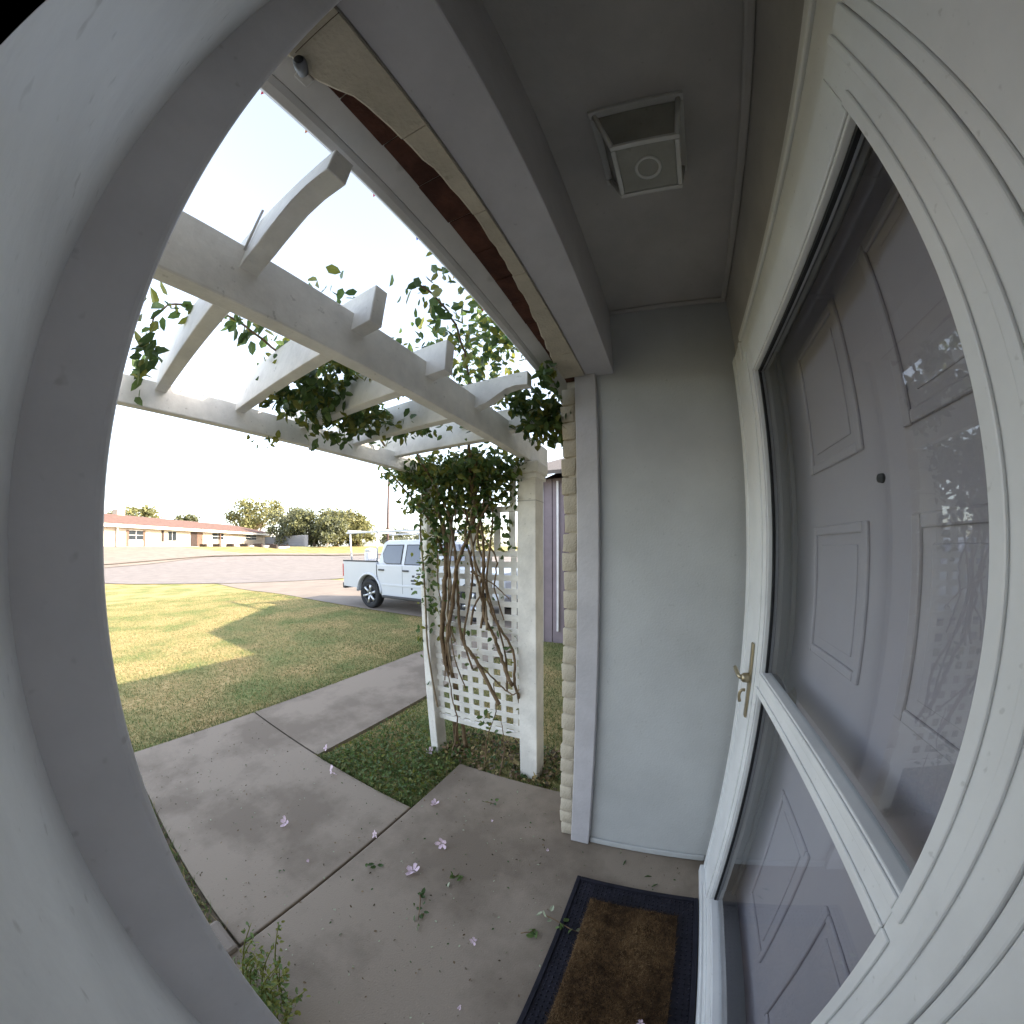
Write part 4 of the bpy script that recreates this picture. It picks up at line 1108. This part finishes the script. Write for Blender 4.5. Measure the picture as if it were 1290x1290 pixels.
# ---------------------------------------------------------------- grass and bed plants
def blades(name, x, y, z, h, wd, mats, probs, label, lean=0.5):
    n = len(x)
    b0 = np.stack([x, y, z], 1)
    a = rng.uniform(0, 2 * math.pi, n)
    side = np.stack([np.cos(a), np.sin(a), np.zeros(n)], 1) * wd
    d = rng.normal(size=(n, 3)) * lean
    d[:, 2] = 1.0
    d /= np.linalg.norm(d, axis=1)[:, None]
    hh = h * rng.uniform(0.5, 1.3, n)
    V = np.stack([b0 - side, b0 + side, b0 + d * hh[:, None]], 1).reshape(-1, 3)
    o = raw(name, V.tolist(), np.arange(3 * n).reshape(-1, 3).tolist(), mats)
    o.data.polygons.foreach_set('material_index', rng.choice(len(mats), n, p=probs).astype(np.int32))
    tag(o, label, kind='stuff')
    return o
gzv = np.vectorize(gz)
# near patch by the porch
n = 30000
x = rng.uniform(-2.06, -0.42, n); y = rng.uniform(1.095, 4.9, n)
keep = (rng.random(n) < np.clip(1.6 / (y - 0.3), 0, 1)) & ((x < -1.185) | (y > 1.565))
x, y = x[keep], y[keep]
blades('grass', x, y, gzv(x, y), 0.045, 0.0028, [M_G1, M_G2, M_G3], [0.45, 0.15, 0.40], 'weedy green grass between porch slab and walk', 0.7)
n = 5200
x = rng.uniform(-2.0, -1.19, n); y = rng.uniform(1.10, 2.0, n)
keep = rng.random(n) < np.clip(1.15 - (y - 1.1) * 1.1, 0.1, 1)
x, y = x[keep], y[keep]
keep = (x < -1.2) | (y > 1.57)
cw = np.stack([x, y, gzv(x, y) + rng.uniform(0.012, 0.05, len(x))], 1)[keep]
tag(leaves('clover_weeds', cw, 0.024, [M_LF2, M_LF2, M_G1, M_LF3], None, 1.2, 0.4), 'small round leaved weeds in the corner between the slabs', kind='stuff')
n = 900
x = rng.uniform(-1.35, -0.42, n); y = rng.uniform(1.57, 1.95, n)
cw = np.stack([x, y, np.full(n, -0.018) + rng.uniform(0, 0.05, n)], 1)
tag(leaves('dry_leaves', cw, 0.030, [M_BARK, M_SOIL, M_G2, M_LF1], None, 1.3, 0.5), 'dead brown leaves gathered under the lattice', kind='stuff')
# front lawn
n = 150000
r_ = rng.random(n)
x = -3.09 - 11.0 * r_ ** 1.7
y = rng.uniform(-0.2, 5.62, n)
blades('lawn_grass', x, y, gzv(x, y) - 0.004, 0.030, 0.0045, [M_G1, M_G2, M_G3], [0.42, 0.37, 0.21], 'short front lawn grass, green and straw yellow', 0.9)
# ragged fringe over the slab edges
n = 3000
x = np.concatenate([-3.075 + rng.normal(size=n // 2) * 0.012, rng.uniform(-2.06, -1.19, n // 2)])
y = np.concatenate([rng.uniform(0.05, 5.0, n // 2), 1.095 + np.abs(rng.normal(size=n // 2)) * 0.012])
blades('edge_grass', x, y, np.full(n, -0.025) + (gzv(x, y) + 0.03), 0.05, 0.003, [M_G1, M_G3, M_G2], [0.5, 0.35, 0.15], 'ragged grass fringe along the slab edges', 0.9)
# planting bed beside the porch
Sh = empty('bed_shrub', 'low leafy shrub in the bed leaning over the porch slab', 'shrub')
for k_ in range(30):
    a = random.uniform(-0.3, 2.4)
    bx_, by_ = -0.90 + random.uniform(-0.14, 0.10), 0.045 + random.uniform(-0.05, 0.03)
    hh = random.uniform(0.12, 0.30)
    ex, ey = bx_ + math.cos(a) * hh * 0.55, by_ + math.sin(a) * hh * 0.55
    pts = spline([(bx_, by_, -0.03), ((bx_ * 1.3 + ex) / 2.3, (by_ * 1.3 + ey) / 2.3, hh * 0.6), (ex, ey, hh)], 5)
    tube('stem', pts, [0.004 - 0.0003 * i for i in range(len(pts))], M_LF3, Sh, 6)
    c = along([tuple(p) for p in pts[3:]], 22, 0.010)
    leaves('leaves', c, 0.017, [M_LF2, M_LF3, M_LF3, M_G1], Sh, 0.8, 0.4)['kind'] = 'stuff'
n = 1500
x = rng.uniform(-2.9, -0.6, n); y = rng.uniform(-0.05, 0.088, n)
blades('bed_weeds', x, y, np.full(n, -0.022), 0.05, 0.004, [M_G1, M_G2, M_G3], [0.4, 0.3, 0.3], 'thin weeds along the edge of the planting bed', 0.8)
St2 = box('edging_stone', (-1.34, -1.17, 0.012, 0.085, -0.022, 0.022), M_DRIVE, None, 0.014)
tag(St2, 'pale edging stone in the bed beside the slab joint', 'stone')
